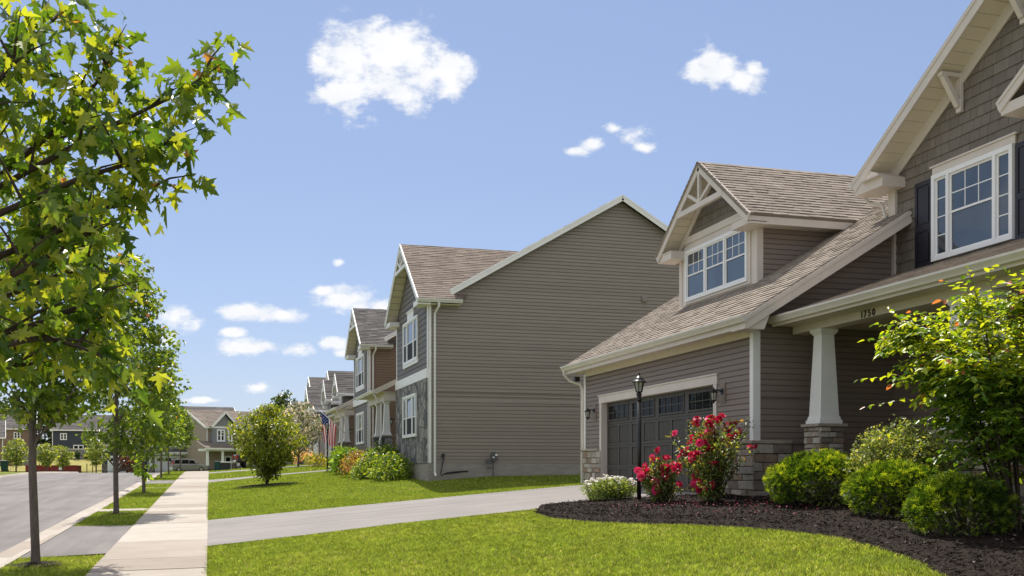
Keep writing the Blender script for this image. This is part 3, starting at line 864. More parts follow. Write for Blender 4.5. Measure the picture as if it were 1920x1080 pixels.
mb.ledge(Fr((9.98, 0, 0), (0, 1, 0), (-1, 0, 0)), 5, 15.5, .8, 1.3, 0)
mb.box(9.98, 12.2, 5, 16.49, .6, 1.3)
mb.build('porch_base', MT['ledgestone'], h1)
for q in ((9.2, 9.3, 16.44, OY0 - .15, 2.19, 2.25), (9.2, 9.3, OY1 + .13, 25.27, 2.19, 2.25), (9.301, 10.02, 16.44, 16.55, 2.19, 2.25)):
    mb = MB(); mb.box(*q); mb.build('stone_ledge', MT['cap'], h1, bevel=.012)
# garage door
g = MB()
frD = Fr((9.44, 0, 0), (0, 1, 0), (-1, 0, 0))
g.box(9.441, 9.49, OY0, OY1, 1.25, 3.38)
H4 = (3.36 - 1.262) / 4
W4 = (OY1 - OY0) / 4
wins = []
for r in range(4):
    z0 = 1.262 + r * H4; z1 = z0 + H4 - .008
    g.frbox(frD, OY0, OY1, z0, z0 + .05, 0, .022); g.frbox(frD, OY0, OY1, z1 - .05, z1, 0, .022)
    for k in range(4):
        u0 = OY0 + k * W4; u1 = u0 + W4
        g.frbox(frD, u0, u0 + .09, z0 + .05, z1 - .05, 0, .021); g.frbox(frD, u1 - .09, u1, z0 + .05, z1 - .05, 0, .021)
        if r < 3:
            um = (u0 + u1) / 2
            g.frbox(frD, um - .05, um + .05, z0 + .05, z1 - .05, 0, .021)
            for a, b_ in ((u0 + .12, um - .08), (um + .08, u1 - .12)):
                q = a
                while q < b_ - .01:
                    g.frbox(frD, q, min(q + .066, b_), z0 + .08, z1 - .08, .0, .013); q += .078
        else: wins.append((u0 + .1, u1 - .1, z0 + .07, z1 - .05))
gd = g.build('garage_door', MT['door'], h1)
for u0, u1, z0, z1 in wins:
    m_, gl = MB(), MB()
    for a, b_, c, d in ((u0, u1, z0, z0 + .035), (u0, u1, z1 - .035, z1), (u0, u0 + .035, z0 + .035, z1 - .035), (u1 - .035, u1, z0 + .035, z1 - .035)): m_.frbox(frD, a, b_, c, d, .002, .035)
    for k in range(1, 4): q = u0 + (u1 - u0) * k / 4; m_.frbox(frD, q - .008, q + .008, z0 + .035, z1 - .035, .012, .024)
    m_.frbox(frD, u0 + .035, u1 - .035, (z0 + z1) / 2 - .008, (z0 + z1) / 2 + .008, .012, .025)
    w_ = m_.build('window', MT['door'], gd)
    gl.frbox(frD, u0 + .01, u1 - .01, z0 + .01, z1 - .01, .003, .012)
    gl.build('pane', MT['glass_dark'], gd)
mb = MB()
mb.box(9.262, 9.44, OY0 - .13, OY0 - .001, 1.24, 3.36); mb.box(9.262, 9.44, OY1 + .001, OY1 + .13, 1.24, 3.36)
mb.box(9.258, 9.44, OY0 - .16, OY1 + .16, 3.361, 3.53); mb.box(9.235, 9.3, OY0 - .19, OY1 + .19, 3.531, 3.56)
mb.build('door_trim', MT['cream'], h1)
# ---- dormer
DX, DY0, DY1 = 10.7, 18.9, 22.5
frDm = Fr((DX, 0, 0), (0, 1, 0), (-1, 0, 0))
YC, DP, DS = 20.7, 8.46, .74
frDs = Fr((DX, DY0, 0), (1, 0, 0), (0, -1, 0))
mb = MB()
mb.lap(frDs, [(.12, groof(DX + .12) - .05), (2.75, groof(DX + 2.75) - .05), (2.75, 6.98), (.12, 6.98)], .105, .022, 5.3)
mb.prism([(DX + .01, DY0 + .005, 5.2), (13.5, DY0 + .005, 6.6), (13.5, DY0 + .005, 7.0), (DX + .01, DY0 + .005, 7.0)], (0, .08, 0))
mb.build('dormer_cheek', MT['siding_a'], h1)
mb = MB()
mb.prism([(DX + .01, DY1 - .005, 5.2), (13.5, DY1 - .005, 6.6), (13.5, DY1 - .005, 7.0), (DX + .01, DY1 - .005, 7.0)], (0, -.08, 0))
mb.build('dormer_cheek', MT['siding_a'], h1)
mb = MB()
mb.box(DX, DX + .12, DY0 - .01, DY1 + .01, 5.3, 7.12)
mb.box(DX - .02, DX + .12, DY0 - .022, DY0 + .12, 5.25, 6.95); mb.box(DX - .02, DX + .12, DY1 - .12, DY1 + .02, 5.25, 6.95)
mb.box(DX - .03, DX - .001, DY0 + .2, DY1 - .2, 6.97, 7.12)
# eave fascia of the dormer
e0 = 18.52; e1 = 2 * YC - e0
zd = lambda y: DP - DS * abs(y - YC)
mb.box(10.3, 13.45, e0, e0 + .03, zd(e0) - .21, zd(e0) - .03); mb.box(10.3, 13.45, e1 - .03, e1, zd(e0) - .21, zd(e0) - .03)
mb.box(10.3, 13.3, e0 + .03, DY0, zd(e0) - .20, zd(e0) - .18)
frDo = Fr((10.28, 0, 0), (0, 1, 0), (-1, 0, 0))
for s in (-1, 1):
    rake(mb, frDo, YC + s * (YC - e0 + .02), zd(e0) - .11, YC, DP - .10, 0, .2)
    mb.beam(frDm.p(YC + s * 1.86, zd(YC + 1.86) - .27, .03), frDm.p(YC, DP - .27, .03), .03, .14, frDm.N)
    y0, y1 = sorted((YC + s * (YC - e0 - .031), YC + s * 1.45))
    mb.box(10.303, 10.72, y0, y1, zd(e0) - .213, zd(e0) - .06)       # eave returns
    mb.box(10.288, 10.72, y0, y1, zd(e0) - .058, zd(e0) - .033)
mb.build('dormer_trim', MT['cream'], h1)
mb = MB()
for s in (-1, 1):
    for k in range(12):
        y0 = YC + s * (YC - e0) * (1 - k / 12); y1 = YC + s * (YC - e0) * (1 - (k + .92) / 12)
        z0, z1 = zd(y0) - .17, zd(y1) - .17
        mb.hexa([(10.3, y0, z0), (10.3, y1, z1), (10.7, y1, z1), (10.7, y0, z0), (10.3, y0, z0 + .015), (10.3, y1, z1 + .015), (10.7, y1, z1 + .015), (10.7, y0, z0 + .015)])
mb.build('dormer_soffit', MT['soffit'], h1)
mb = MB(); mb.shakes(frDm, [(DY0 + .2, 7.1), (DY1 - .2, 7.1), (YC, DP - .2)], .16, (.12, .3), .016, 7.1, n=.004); mb.build('dormer_shakes', MT['shake_a'], h1)
mb = MB()
dl = math.hypot(1, DS)
V0 = e0 - .03; z0 = zd(V0)
xi = lambda z: 8.87 + (z - 4.40) / RS
run = (YC - V0)
# valley: the dormer slope stops where it meets the garage roof, or runs on behind the ridge
xv0 = xi(z0) + .1
mb.shingles((10.24, V0, z0), (1, 0, 0), (0, 1, DS), [(0, 0), (xv0 - 10.24, 0), (5.6, (xi(7.6) and .55) * dl), (5.6, run * dl), (0, run * dl)])
V1 = 2 * YC - V0
mb.shingles((10.24, V1, z0), (1, 0, 0), (0, -1, DS), [(0, 0), (xv0 - 10.24, 0), (5.6, .55 * dl), (5.6, run * dl), (0, run * dl)])
mb.build('dormer_roof', MT['roof_a'], h1)
truss(h1, frDo, YC, DP - .12, DS, 1.12, .0)
window(h1, frDm, 19.25, 22.15, 5.62, 6.80, [dict(w=1, split=.5, up=(3, 2))] * 3, n=.001, proud=.06, fw=.07)
mb = MB()
for a, b_, c, d in ((19.15, 22.25, 6.801, 6.89), (19.15, 22.25, 5.56, 5.619), (19.15, 19.249, 5.619, 6.801), (22.151, 22.25, 5.619, 6.801)): mb.frbox(frDm, a, b_, c, d, .0005, .028)
mb.build('window_trim', MT['cream'], h1)
# ---- main window with shutters
window(h1, frM, 13.49, 15.40, 5.36, 6.86, [dict(w=.36, up=(1, 4)), dict(w=1.2, split=.51, up=(3, 2)), dict(w=.36, up=(1, 4))], n=.022, proud=.07, fw=.075)
mb = MB(); mb.frbox(frM, 13.47, 15.42, 6.861, 7.0, .02, .05); mb.frbox(frM, 13.43, 15.46, 7.0, 7.03, .02, .075)
mb.build('window_head', MT['cream'], h1)
for y0 in (15.42, 13.0):
    mb = MB(); y1 = y0 + .46
    z0, z1 = 5.30, 6.84; zm = 6.0
    mb.frbox(frM, y0, y1, z0, z1, .02, .04)
    for a, b_, c, d in ((y0, y0 + .06, z0, z1), (y1 - .06, y1, z0, z1), (y0 + .06, y1 - .06, z0, z0 + .09), (y0 + .06, y1 - .06, z1 - .08, z1), (y0 + .06, y1 - .06, zm - .05, zm + .05)): mb.frbox(frM, a, b_, c, d, .04, .055)
    for c, d in ((z0 + .13, zm - .09), (zm + .09, z1 - .12)):
        mb.frbox(frM, y0 + .1, y1 - .1, c, d, .04, .052)
    mb.build('shutter', MT['shutter'], h1)
# gable brackets
for y, z in ((14.72, 7.75), (13.28, 8.66)):
    mb = MB()
    zt = zr(y) - .25
    mb.frbox(frM, y - .06, y + .06, z, zt - .02, .02, .085)
    mb.beam(frM.p(y, z + .1, .08), frM.p(y, zt - .07, .40), .10, .09, (0, 1, 0))
    mb.frbox(frM, y - .055, y + .055, zt - .1, zt - .03, .085, .46)
    mb.build('bracket', MT['cream'], h1, bevel=.008)
# nested gable at the right
mb, tr, sf = MB(), MB(), MB()
n0, nc, nz = 13.08, 11.1, 7.34
nr = lambda y: nz + .66 * (2.02 - abs(y - nc))
mb.shingles((11.55, n0 + .04, nr(n0 + .04)), (1, 0, 0), (0, -1, .66), [(0, 0), (1.2, 0), (1.2, 2.4), (0, 2.4)])
mb.shingles((11.55, 2 * nc - n0 - .04, nr(n0 + .04)), (1, 0, 0), (0, 1, .66), [(0, 0), (1.2, 0), (1.2, 2.4), (0, 2.4)])
mb.build('nested_gable_roof', MT['roof_a'], h1)
frN = Fr((11.53, 0, 0), (0, 1, 0), (-1, 0, 0))
for s in (-1, 1): rake(tr, frN, nc + s * 2.02, nr(nc + 2.02) - .1, nc, nr(nc) - .1, 0, .18)
tr.box(11.54, 12.2, n0 - .55, n0 + .0, nz - .24, nz - .08); tr.box(11.54, 12.2, 2 * nc - n0, 2 * nc - n0 + .55, nz - .24, nz - .08)
tr.build('nested_gable_trim', MT['cream'], h1)
sf.shakes(Fr((11.9, 0, 0), (0, 1, 0), (-1, 0, 0)), [(nc - 1.5, nz - .1), (nc + 1.5, nz - .1), (nc, nr(nc) - .25)], .185, (.13, .36), .02, nz - .1)
sf.prism([(11.905, nc - 1.7, nz - .2), (11.905, nc + 1.7, nz - .2), (11.905, nc, nr(nc) - .2)], (.29, 0, 0))
sf.build('nested_gable_shakes', MT['shake_a'], h1)
gutter(h1, (11.6, n0 + .03, nz - .16), (12.19, n0 + .03, nz - .16), (0, 1, 0), .11, .1)
downspout(h1, [(12.1, n0 + .08, nz - .16), (12.1, n0 + .06, nz - .26), (12.16, n0 - .03, nz - .4), (12.16, n0 - .03, nz - .75)])
# gutters and downspouts
gutter(h1, (8.86, 16.0, 4.27), (8.86, 25.56, 4.27), (-1, 0, 0))
gutter(h1, (9.60, 4.9, 4.31), (9.60, 16.44, 4.31), (-1, 0, 0))
gutter(h1, (11.68, 17.10, zr(17.08) - .13), (14.5, 17.10, zr(17.08) - .13), (0, 1, 0))
downspout(h1, [(11.95, 17.15, 7.05), (11.95, 17.13, 6.92), (12.0, 17.0, 6.76), (12.08, 16.72, 6.66), (12.08, 16.66, 6.5), (12.08, 16.64, 6.4)])
downspout(h1, [(8.8, 25.42, 4.28), (8.8, 25.42, 4.18), (8.95, 25.40, 4.02), (9.2, 25.28, 3.92), (9.24, 25.27, 3.8), (9.24, 25.27, 1.25)])
mb = MB(); mb.box(9.05, 9.18, 25.26, 25.38, 4.0, 4.12); mb.build('floodlight', MT['black'], h1)
# porch columns
tapered_column(h1, 10.19, 15.73, 2.52, 4.15, pier=.47, pz=1.05)
for y in (12.28, 11.72): tapered_column(h1, 10.19, y, 2.3, 4.15, w0=.34, w1=.24)
s = MB()
s.ledge(Fr((9.93, 0, 0), (0, 1, 0), (-1, 0, 0)), 11.45, 12.55, 1.0, 2.24, 0); s.ledge(Fr((9.93, 11.45, 0), (1, 0, 0), (0, -1, 0)), 0, .52, 1.0, 2.24, 0); s.ledge(Fr((9.93, 12.55, 0), (1, 0, 0), (0, 1, 0)), 0, .52, 1.0, 2.24, 0)
s.box(9.93, 10.45, 11.45, 12.55, 1.0, 2.24); s.build('stone_pier', MT['ledgestone'], h1)
c = MB(); c.box(9.87, 10.5, 11.38, 12.62, 2.241, 2.298); c.build('pier_cap', MT['cap'], h1, bevel=.008)
for y in (24.42, 17.66):
    mb = MB(); mb.box(9.262, 9.286, y - .11, y + .11, 2.98, 3.36); mb.box(9.255, 9.263, y - .085, y + .085, 3.01, 3.33); mb.build('lamp_block', MT['siding_a'], h1)
    lantern(h1, (9.255, y, 3.20), (-1, 0, 0), 1.15)
# house number on the porch beam
def glyph_text(parent, s, fr, u0, z0, size, mat, name, n=.0, depth=.012):
    cu = bpy.data.curves.new('lettering', 'FONT'); cu.body = s; cu.size = size; cu.extrude = depth / 2; cu.offset = .0022 * size / .15; cu.space_character = 1.12
    ob = bpy.data.objects.new('lettering', cu); COL.objects.link(ob)
    dg = bpy.context.evaluated_depsgraph_get()
    me = bpy.data.meshes.new_from_object(ob.evaluated_get(dg)); COL.objects.unlink(ob); bpy.data.objects.remove(ob)
    off = OFF[parent.name]
    for v in me.vertices:
        q = fr.p(u0 - v.co.x if fr.flip else u0 + v.co.x, z0 + v.co.y, n + v.co.z)
        v.co = q - off
    if fr.flip: me.flip_normals()
    me.materials.clear(); me.materials.append(mat)
    return put(name, me, parent)
fn = Fr((10.05, 0, 0), (0, 1, 0), (-1, 0, 0)); fn.flip = True
for ch, u in (('1', 14.475), ('7', 14.385), ('5', 14.275), ('0', 14.165)):
    o = glyph_text(h1, ch, fn, u, 4.163, .155, MT['black'], 'house_number', .006)
# ------------------------------------------------------------------ the two-storey row houses
def gable_house(dy, dz, label, side_mat, front_mat, stone_mat, roof_mat, gw=6.2, detail=True, exp=.125, geo_front=True):
    """front-gabled house; written for the first of the row and shifted along the street by dy"""
    X, Y0 = 7.29, 35.4 + dy
    B = 1.47 + dz
    h = empty('house', (X, Y0, B)); tag(h, label, 'house', 'two-storey houses along the street')
    S = lambda z: z + dz
    YG = Y0 + gw; YC = Y0 + gw / 2; YE = Y0 + gw + 5.2
    m = .585; zm = lambda x: S(7.92) + m * (x - 7.97)
    XR = 14.42; ZR = zm(XR)
    gs = .735; e0 = Y0 - .32; ZG = S(7.62)
    zg = lambda y: ZG + gs * (gw / 2 + .32 - abs(y - YC))
    frW = Fr((X, Y0, 0), (1, 0, 0), (0, -1, 0)); frX = Fr((X, 0, 0), (0, 1, 0), (-1, 0, 0))
    # side wall
    mb = MB()
    q = lambda x: min(zm(x), ZR - m * (x - XR)) - .16
    mb.lap(frW, [(.1, S(1.95)), (13.9, S(1.95)), (13.9, q(X + 13.9)), (XR - X, q(XR)), (1.1, q(X + 1.1)), (.1, S(7.5))], exp, .026, S(1.95))
    mb.prism([(X + .02, Y0 + .005, B - .4), (X + 13.9, Y0 + .005, B - .4), (X + 13.9, Y0 + .005, q(X + 13.9)), (XR, Y0 + .005, q(XR)), (X + 1.1, Y0 + .005, q(X + 1.1)), (X + .02, Y0 + .005, S(7.5))], (0, .15, 0))
    mb.prism([(X + 13.9, YE, B - .4), (X + 1.2, YE, B - .4), (X + 1.2, YE, q(X + 1.2)), (XR, YE, q(XR)), (X + 13.9, YE, q(X + 13.9))], (0, -.15, 0))
    mb.box(X + 1.3, X + 1.45, YG, YE - .15, B - .4, S(7.6)); mb.box(X + 13.75, X + 13.9, Y0 + .2, YE - .2, B - .4, S(8.0))
    if gw > 5.5: mb.lap(Fr((X + 1.3, 0, 0), (0, 1, 0), (-1, 0, 0)), [(YG, S(5.9)), (YE, S(5.9)), (YE, S(7.6)), (YG, S(7.6))], .15, .018, S(5.9))
    mb.build('wall', MT[side_mat], h)
    mb = MB(); mb.box(X - .03, X + 13.93, Y0 - .03, Y0 + .2, B - .6, S(1.94)); mb.box(X - .031, X + .2, Y0 + .2, YG, B - .6, S(1.93)); mb.build('foundation', MT['concrete_wall'], h)
    # front gable wall
    mb = MB()
    mb.lap(frX, [(Y0 + .1, S(5.25)), (YG - .1, S(5.25)), (YG - .1, S(7.55)), (YC, zg(YC) - .3), (Y0 + .1, S(7.55))], .2, .022, S(5.25))
    mb.prism([(X + .006, Y0 + .006, B), (X + .006, YG, B), (X + .006, YG, S(7.6)), (X + .006, YC, zg(YC) - .2), (X + .006, Y0 + .006, S(7.6))], (.15, 0, 0))
    mb.box(X + .16, X + 1.4, YG - .1, YG - .001, B, S(7.9))
    mb.build('front_gable', MT[front_mat], h)
    st = MB()
    zs = 1.94 if geo_front else 1.9
    if geo_front: st.box(X - .06, X + .005, Y0 + .01, YG - .01, S(zs), S(4.9))
    else:
        st.box(X - .06, X + .005, Y0 + .01, YG - .01, S(zs), S(2.75))
        mb = MB(); mb.lap(frX, [(Y0 + .1, S(2.76)), (YG - .1, S(2.76)), (YG - .1, S(4.9)), (Y0 + .1, S(4.9))], .15, .02, S(2.76)); mb.build('siding', MT[front_mat], h)
    st.build('stone_veneer', MT[stone_mat], h)
    st = MB(); st.box(X + 1.2, X + 1.295, YG + .01, YE - .2, B - .2, S(5.0)); st.build('stone_veneer', MT[stone_mat], h)
    # roofs
    mb = MB(); L = math.hypot(1, m)
    mb.shingles((8.2, Y0 - .25, zm(8.2)), (0, 1, 0), (1, 0, m), [(0, 0), (YE - Y0 + .5, 0), (YE - Y0 + .5, (XR - 8.2) * L), (0, (XR - 8.2) * L)], tab=(.2, .5))
    xb = X + 14.3
    mb.prism([(XR, Y0 - .25, ZR - .02), (xb, Y0 - .25, ZR - m * (xb - XR)), (xb, YE + .25, ZR - m * (xb - XR)), (XR, YE + .25, ZR - .02)], (0, 0, -.05))
    mb.build('main_roof', MT[roof_mat], h)
    mb = MB(); L = math.hypot(1, gs); half_ = gw / 2 + .32
    xv = 7.97 + (zg(YC) - S(7.92)) / m + .15
    x0 = X - .42
    for yb, sg in ((e0, 1), (2 * YC - e0, -1)):
        mb.shingles((x0, yb, ZG), (1, 0, 0), (0, sg, gs), [(0, 0), (8.40 - x0, 0), (xv - x0, half_ * L), (0, half_ * L)], exp=.145, tab=(.22, .5), th=.016)
    mb.build('gable_roof', MT[roof_mat], h)
    # trims
    t_ = MB()
    frO = Fr((x0 - .015, 0, 0), (0, 1, 0), (-1, 0, 0))
    for s in (-1, 1): rake(t_, frO, YC + s * (half_ + .02), ZG - .1, YC, zg(YC) - .1, 0, .2)
    frRk = Fr((0, Y0 - .27, 0), (1, 0, 0), (0, -1, 0))
    rake(t_, frRk, 8.02, zm(8.02) - .1, XR, ZR - .1, 0, .2, .04); rake(t_, frRk, X + 14.3, ZR - m * (X + 14.3 - XR) - .1, XR, ZR - .1, 0, .2, .04)
    t_.frbox(frX, Y0 - .02, YG + .02, S(4.9), S(5.23), -.01, .075)                  # band between the storeys
    t_.frbox(frX, Y0 - .03, Y0 + .1, S(1.95), S(4.9), -.01, .02); t_.frbox(frX, Y0 - .03, Y0 + .1, S(5.24), S(7.5), -.01, .03)
    t_.frbox(frX, YG - .1, YG + .02, S(5.24), S(7.5), -.01, .03)
    t_.box(X + .001, X + .1, Y0 - .03, Y0 - .001, S(1.95), S(7.5))
    for a, b_ in ((e0, Y0 + .62), (2 * YC - e0 - .94, 2 * YC - e0)): t_.box(x0 + .01, X + .02, a, b_, ZG - .22, ZG - .05)      # eave returns
    t_.box(8.18, 8.21, YG + .3, YE + .25, zm(8.2) - .2, zm(8.2) - .02)
    t_.build('trim', MT['white'], h)
    sf = MB()
    sf.box(x0 + .02, 8.4, e0 + .02, Y0, ZG - .20, ZG - .18)
    for s in (-1, 1):
        k = 12
        for i in range(k):
            ya, yb = YC + s * half_ * (1 - i / k), YC + s * half_ * (1 - (i + .9) / k)
            za, zb = zg(ya) - .17, zg(yb) - .17
            sf.hexa([(x0, ya, za), (x0, yb, zb), (X, yb, zb), (X, ya, za), (x0, ya, za + .015), (x0, yb, zb + .015), (X, yb, zb + .015), (X, ya, za + .015)])
    sf.build('soffit', MT['soffit'], h)
    truss(h, frO, YC, zg(YC) - .12, gs, 1.15, 0, mat='white')
    gutter(h, (x0 + .0, e0 - .01, ZG - .15), (8.42, e0 - .01, ZG - .15), (0, -1, 0), mat='gutter_white')
    downspout(h, [(X + .3, e0 - .06, ZG - .15), (X + .3, e0 - .04, ZG - .28), (X + .22, Y0 - .08, ZG - .5), (X + .22, Y0 - .07, ZG - .8), (X + .22, Y0 - .07, B + .15), (X + .22, Y0 - .2, B + .02)], .07, 'gutter_white')
    # windows
    tri = [dict(w=.6, split=.46), dict(w=1.1, split=.46), dict(w=.6, split=.46)]
    wy0, wy1 = YC - 1.45, YC + 1.4
    window(h, frX, wy0, wy1, S(5.72), S(7.32), tri, n=.028, proud=.06, fw=.08, screens=True)
    mb = MB(); mb.frbox(frX, YC - .62, YC + .58, S(7.321), S(7.62), .02, .06); mb.frbox(frX, YC - .68, YC + .64, S(7.621), S(7.67), .02, .09); mb.build('window_head', MT['white'], h)
    mb = MB(); mb.frbox(frX, wy0 - .06, wy1 + .06, S(5.6), S(5.719), .02, .07); mb.build('window_sill', MT['white'], h)
    window(h, frX, wy0 + .1, wy1 - .1, S(2.92), S(4.5), tri, n=.062 if geo_front else .025, proud=.06, fw=.08, screens=True)
    # porch at the far side of the gable
    PX, P0, P1 = 6.43, YG + .4, YE + .2
    pm = .5; zp = lambda x: S(4.95) + pm * (x - PX)
    mb = MB(); mb.shingles((PX, P0, zp(PX)), (0, 1, 0), (1, 0, pm), [(0, 0), (P1 - P0, 0), (P1 - P0, 2.3), (0, 2.3)], tab=(.3, .7)); mb.build('porch_roof', MT[roof_mat], h)
    mb = MB()
    frQ = Fr((0, P0 - .02, 0), (1, 0, 0), (0, -1, 0))
    rake(mb, frQ, PX, zp(PX) - .1, X + 1.25, zp(X + 1.25) - .1, 0, .18)
    mb.box(PX + .42, PX + .70, P0 + .15, P1 - .2, S(4.52), S(4.86)); mb.box(PX + .701, X + 1.25, P0 + .15, P0 + .4, S(4.52), S(4.86)); mb.box(PX + .03, X + 1.2, P0 + .02, P1, S(4.861), S(4.88))
    mb.build('porch_beam', MT['cream'], h)
    gutter(h, (PX, P0 - .02, zp(PX) - .13), (PX, P1, zp(PX) - .13), (-1, 0, 0), mat='gutter_white')
    for y in (P0 + .42, P0 + 2.45):
        tapered_column(h, PX + .56, y, S(3.12), S(4.52), .28, .18, pier=.46, pz=B - .3, stone=stone_mat, geo=False)
    downspout(h, [(PX - .05, P0 + .1, S(4.84)), (PX + .1, P0 + .1, S(4.6)), (PX + .3, P0 + .16, S(4.4)), (PX + .3, P0 + .1, S(3.1)), (PX + .22, P0 + .05, S(2.9)), (PX + .22, P0 + .05, B)], .06, 'gutter_white')
    # door and lantern in the recessed wall
    frB = Fr((X + 1.2, 0, 0), (0, 1, 0), (-1, 0, 0))
    d = MB(); d.frbox(frB, YG + .25, YG + 2.9, B, S(3.75), 0, .05)
    for k in range(4): d.frbox(frB, YG + .35 + k * .65, YG + .9 + k * .65, S(1.75), S(2.9), .05, .07)
    dd = d.build('garage_door', MT['door_white'], h)
    g_ = MB()
    for k in range(4): g_.frbox(frB, YG + .4 + k * .65, YG + .85 + k * .65, S(3.25), S(3.6), .05, .06)
    g_.build('pane', MT['glass_dark'], dd)
    tr = MB(); tr.frbox(frB, YG + .1, YG + .249, B, S(3.9), 0, .07); tr.frbox(frB, YG + .25, YG + 3.0, S(3.751), S(3.95), 0, .07); tr.build('door_trim', MT['white'], h)
    lantern(h, (X + .02, YG + .3, S(3.75)), (-1, .2, 0), 1.3)
    return h

h2 = gable_house(0, 0, 'grey-taupe two-storey house with large blank side wall facing the long driveway', 'siding_b', 'shake_b', 'fieldstone', 'roof_b')
# meter, cable loop and vent on the blank side wall
def on_wall(name, mb, mat, parent=None): return mb.build(name, mat, parent)
mb = MB()
mb.box(9.52, 9.74, 35.26, 35.36, 2.05, 2.3); mb.tube([(9.63, 35.31, 2.3), (9.63, 35.31, 2.34)], .06, 10)
mb.tube([(9.58, 35.25, 1.3), (9.58, 35.25, 1.85), (9.6, 35.25, 2.05)], .022, 8); mb.tube([(9.36, 35.27, 1.78), (9.58, 35.25, 1.78)], .02, 6)
mb.tube([(9.42, 35.27, 2.0), (9.42, 35.2, 2.0)], [.09, .09], 12); mb.tube([(9.3, 35.28, 2.05), (9.52, 35.28, 2.05)], .02, 6)
mtr = mb.build('gas_meter', M('meter grey paint', (.10, .105, .115), .5, .15, 8), h2)
for q in ((9.66, 9.74, 35.255, 35.262, 2.2, 2.27), (9.56, 9.63, 35.255, 35.262, 2.13, 2.17)):
    mb = MB(); mb.box(*q); mb.build('dial', MT['white'], mtr)
mb = MB()
pts = [(7.8, 35.3, 2.2), (7.8, 35.29, 2.05), (7.74, 35.28, 1.8), (7.7, 35.27, 1.6), (7.72, 35.22, 1.5)]
for k in range(22):
    a = k / 21 * 4.6 * math.pi
    pts.append((8.25 + .42 * math.cos(a + math.pi), 35.2 + .02 * math.sin(a * 3), 1.58 + .10 * abs(math.sin(a / 2)) - .04 * (k / 21)))
mb.tube(pts, .02, 6); mb.box(7.75, 7.85, 35.3, 35.36, 2.13, 2.27)
mb.build('cable', MT['black'], h2)
mb = MB(); mb.box(15.27, 15.47, 35.33, 35.37, 7.88, 8.1); mb.box(15.3, 15.44, 35.30, 35.33, 7.90, 8.0); mb.build('dryer_vent', MT['siding_b'], h2)

h3 = gable_house(14.1, .05, 'brown-sided two-storey house with front gable, standing beyond the grey-taupe blank-walled house', 'siding_c', 'shake_b', 'fieldstone_b', 'roof_c', gw=5.0, geo_front=False)

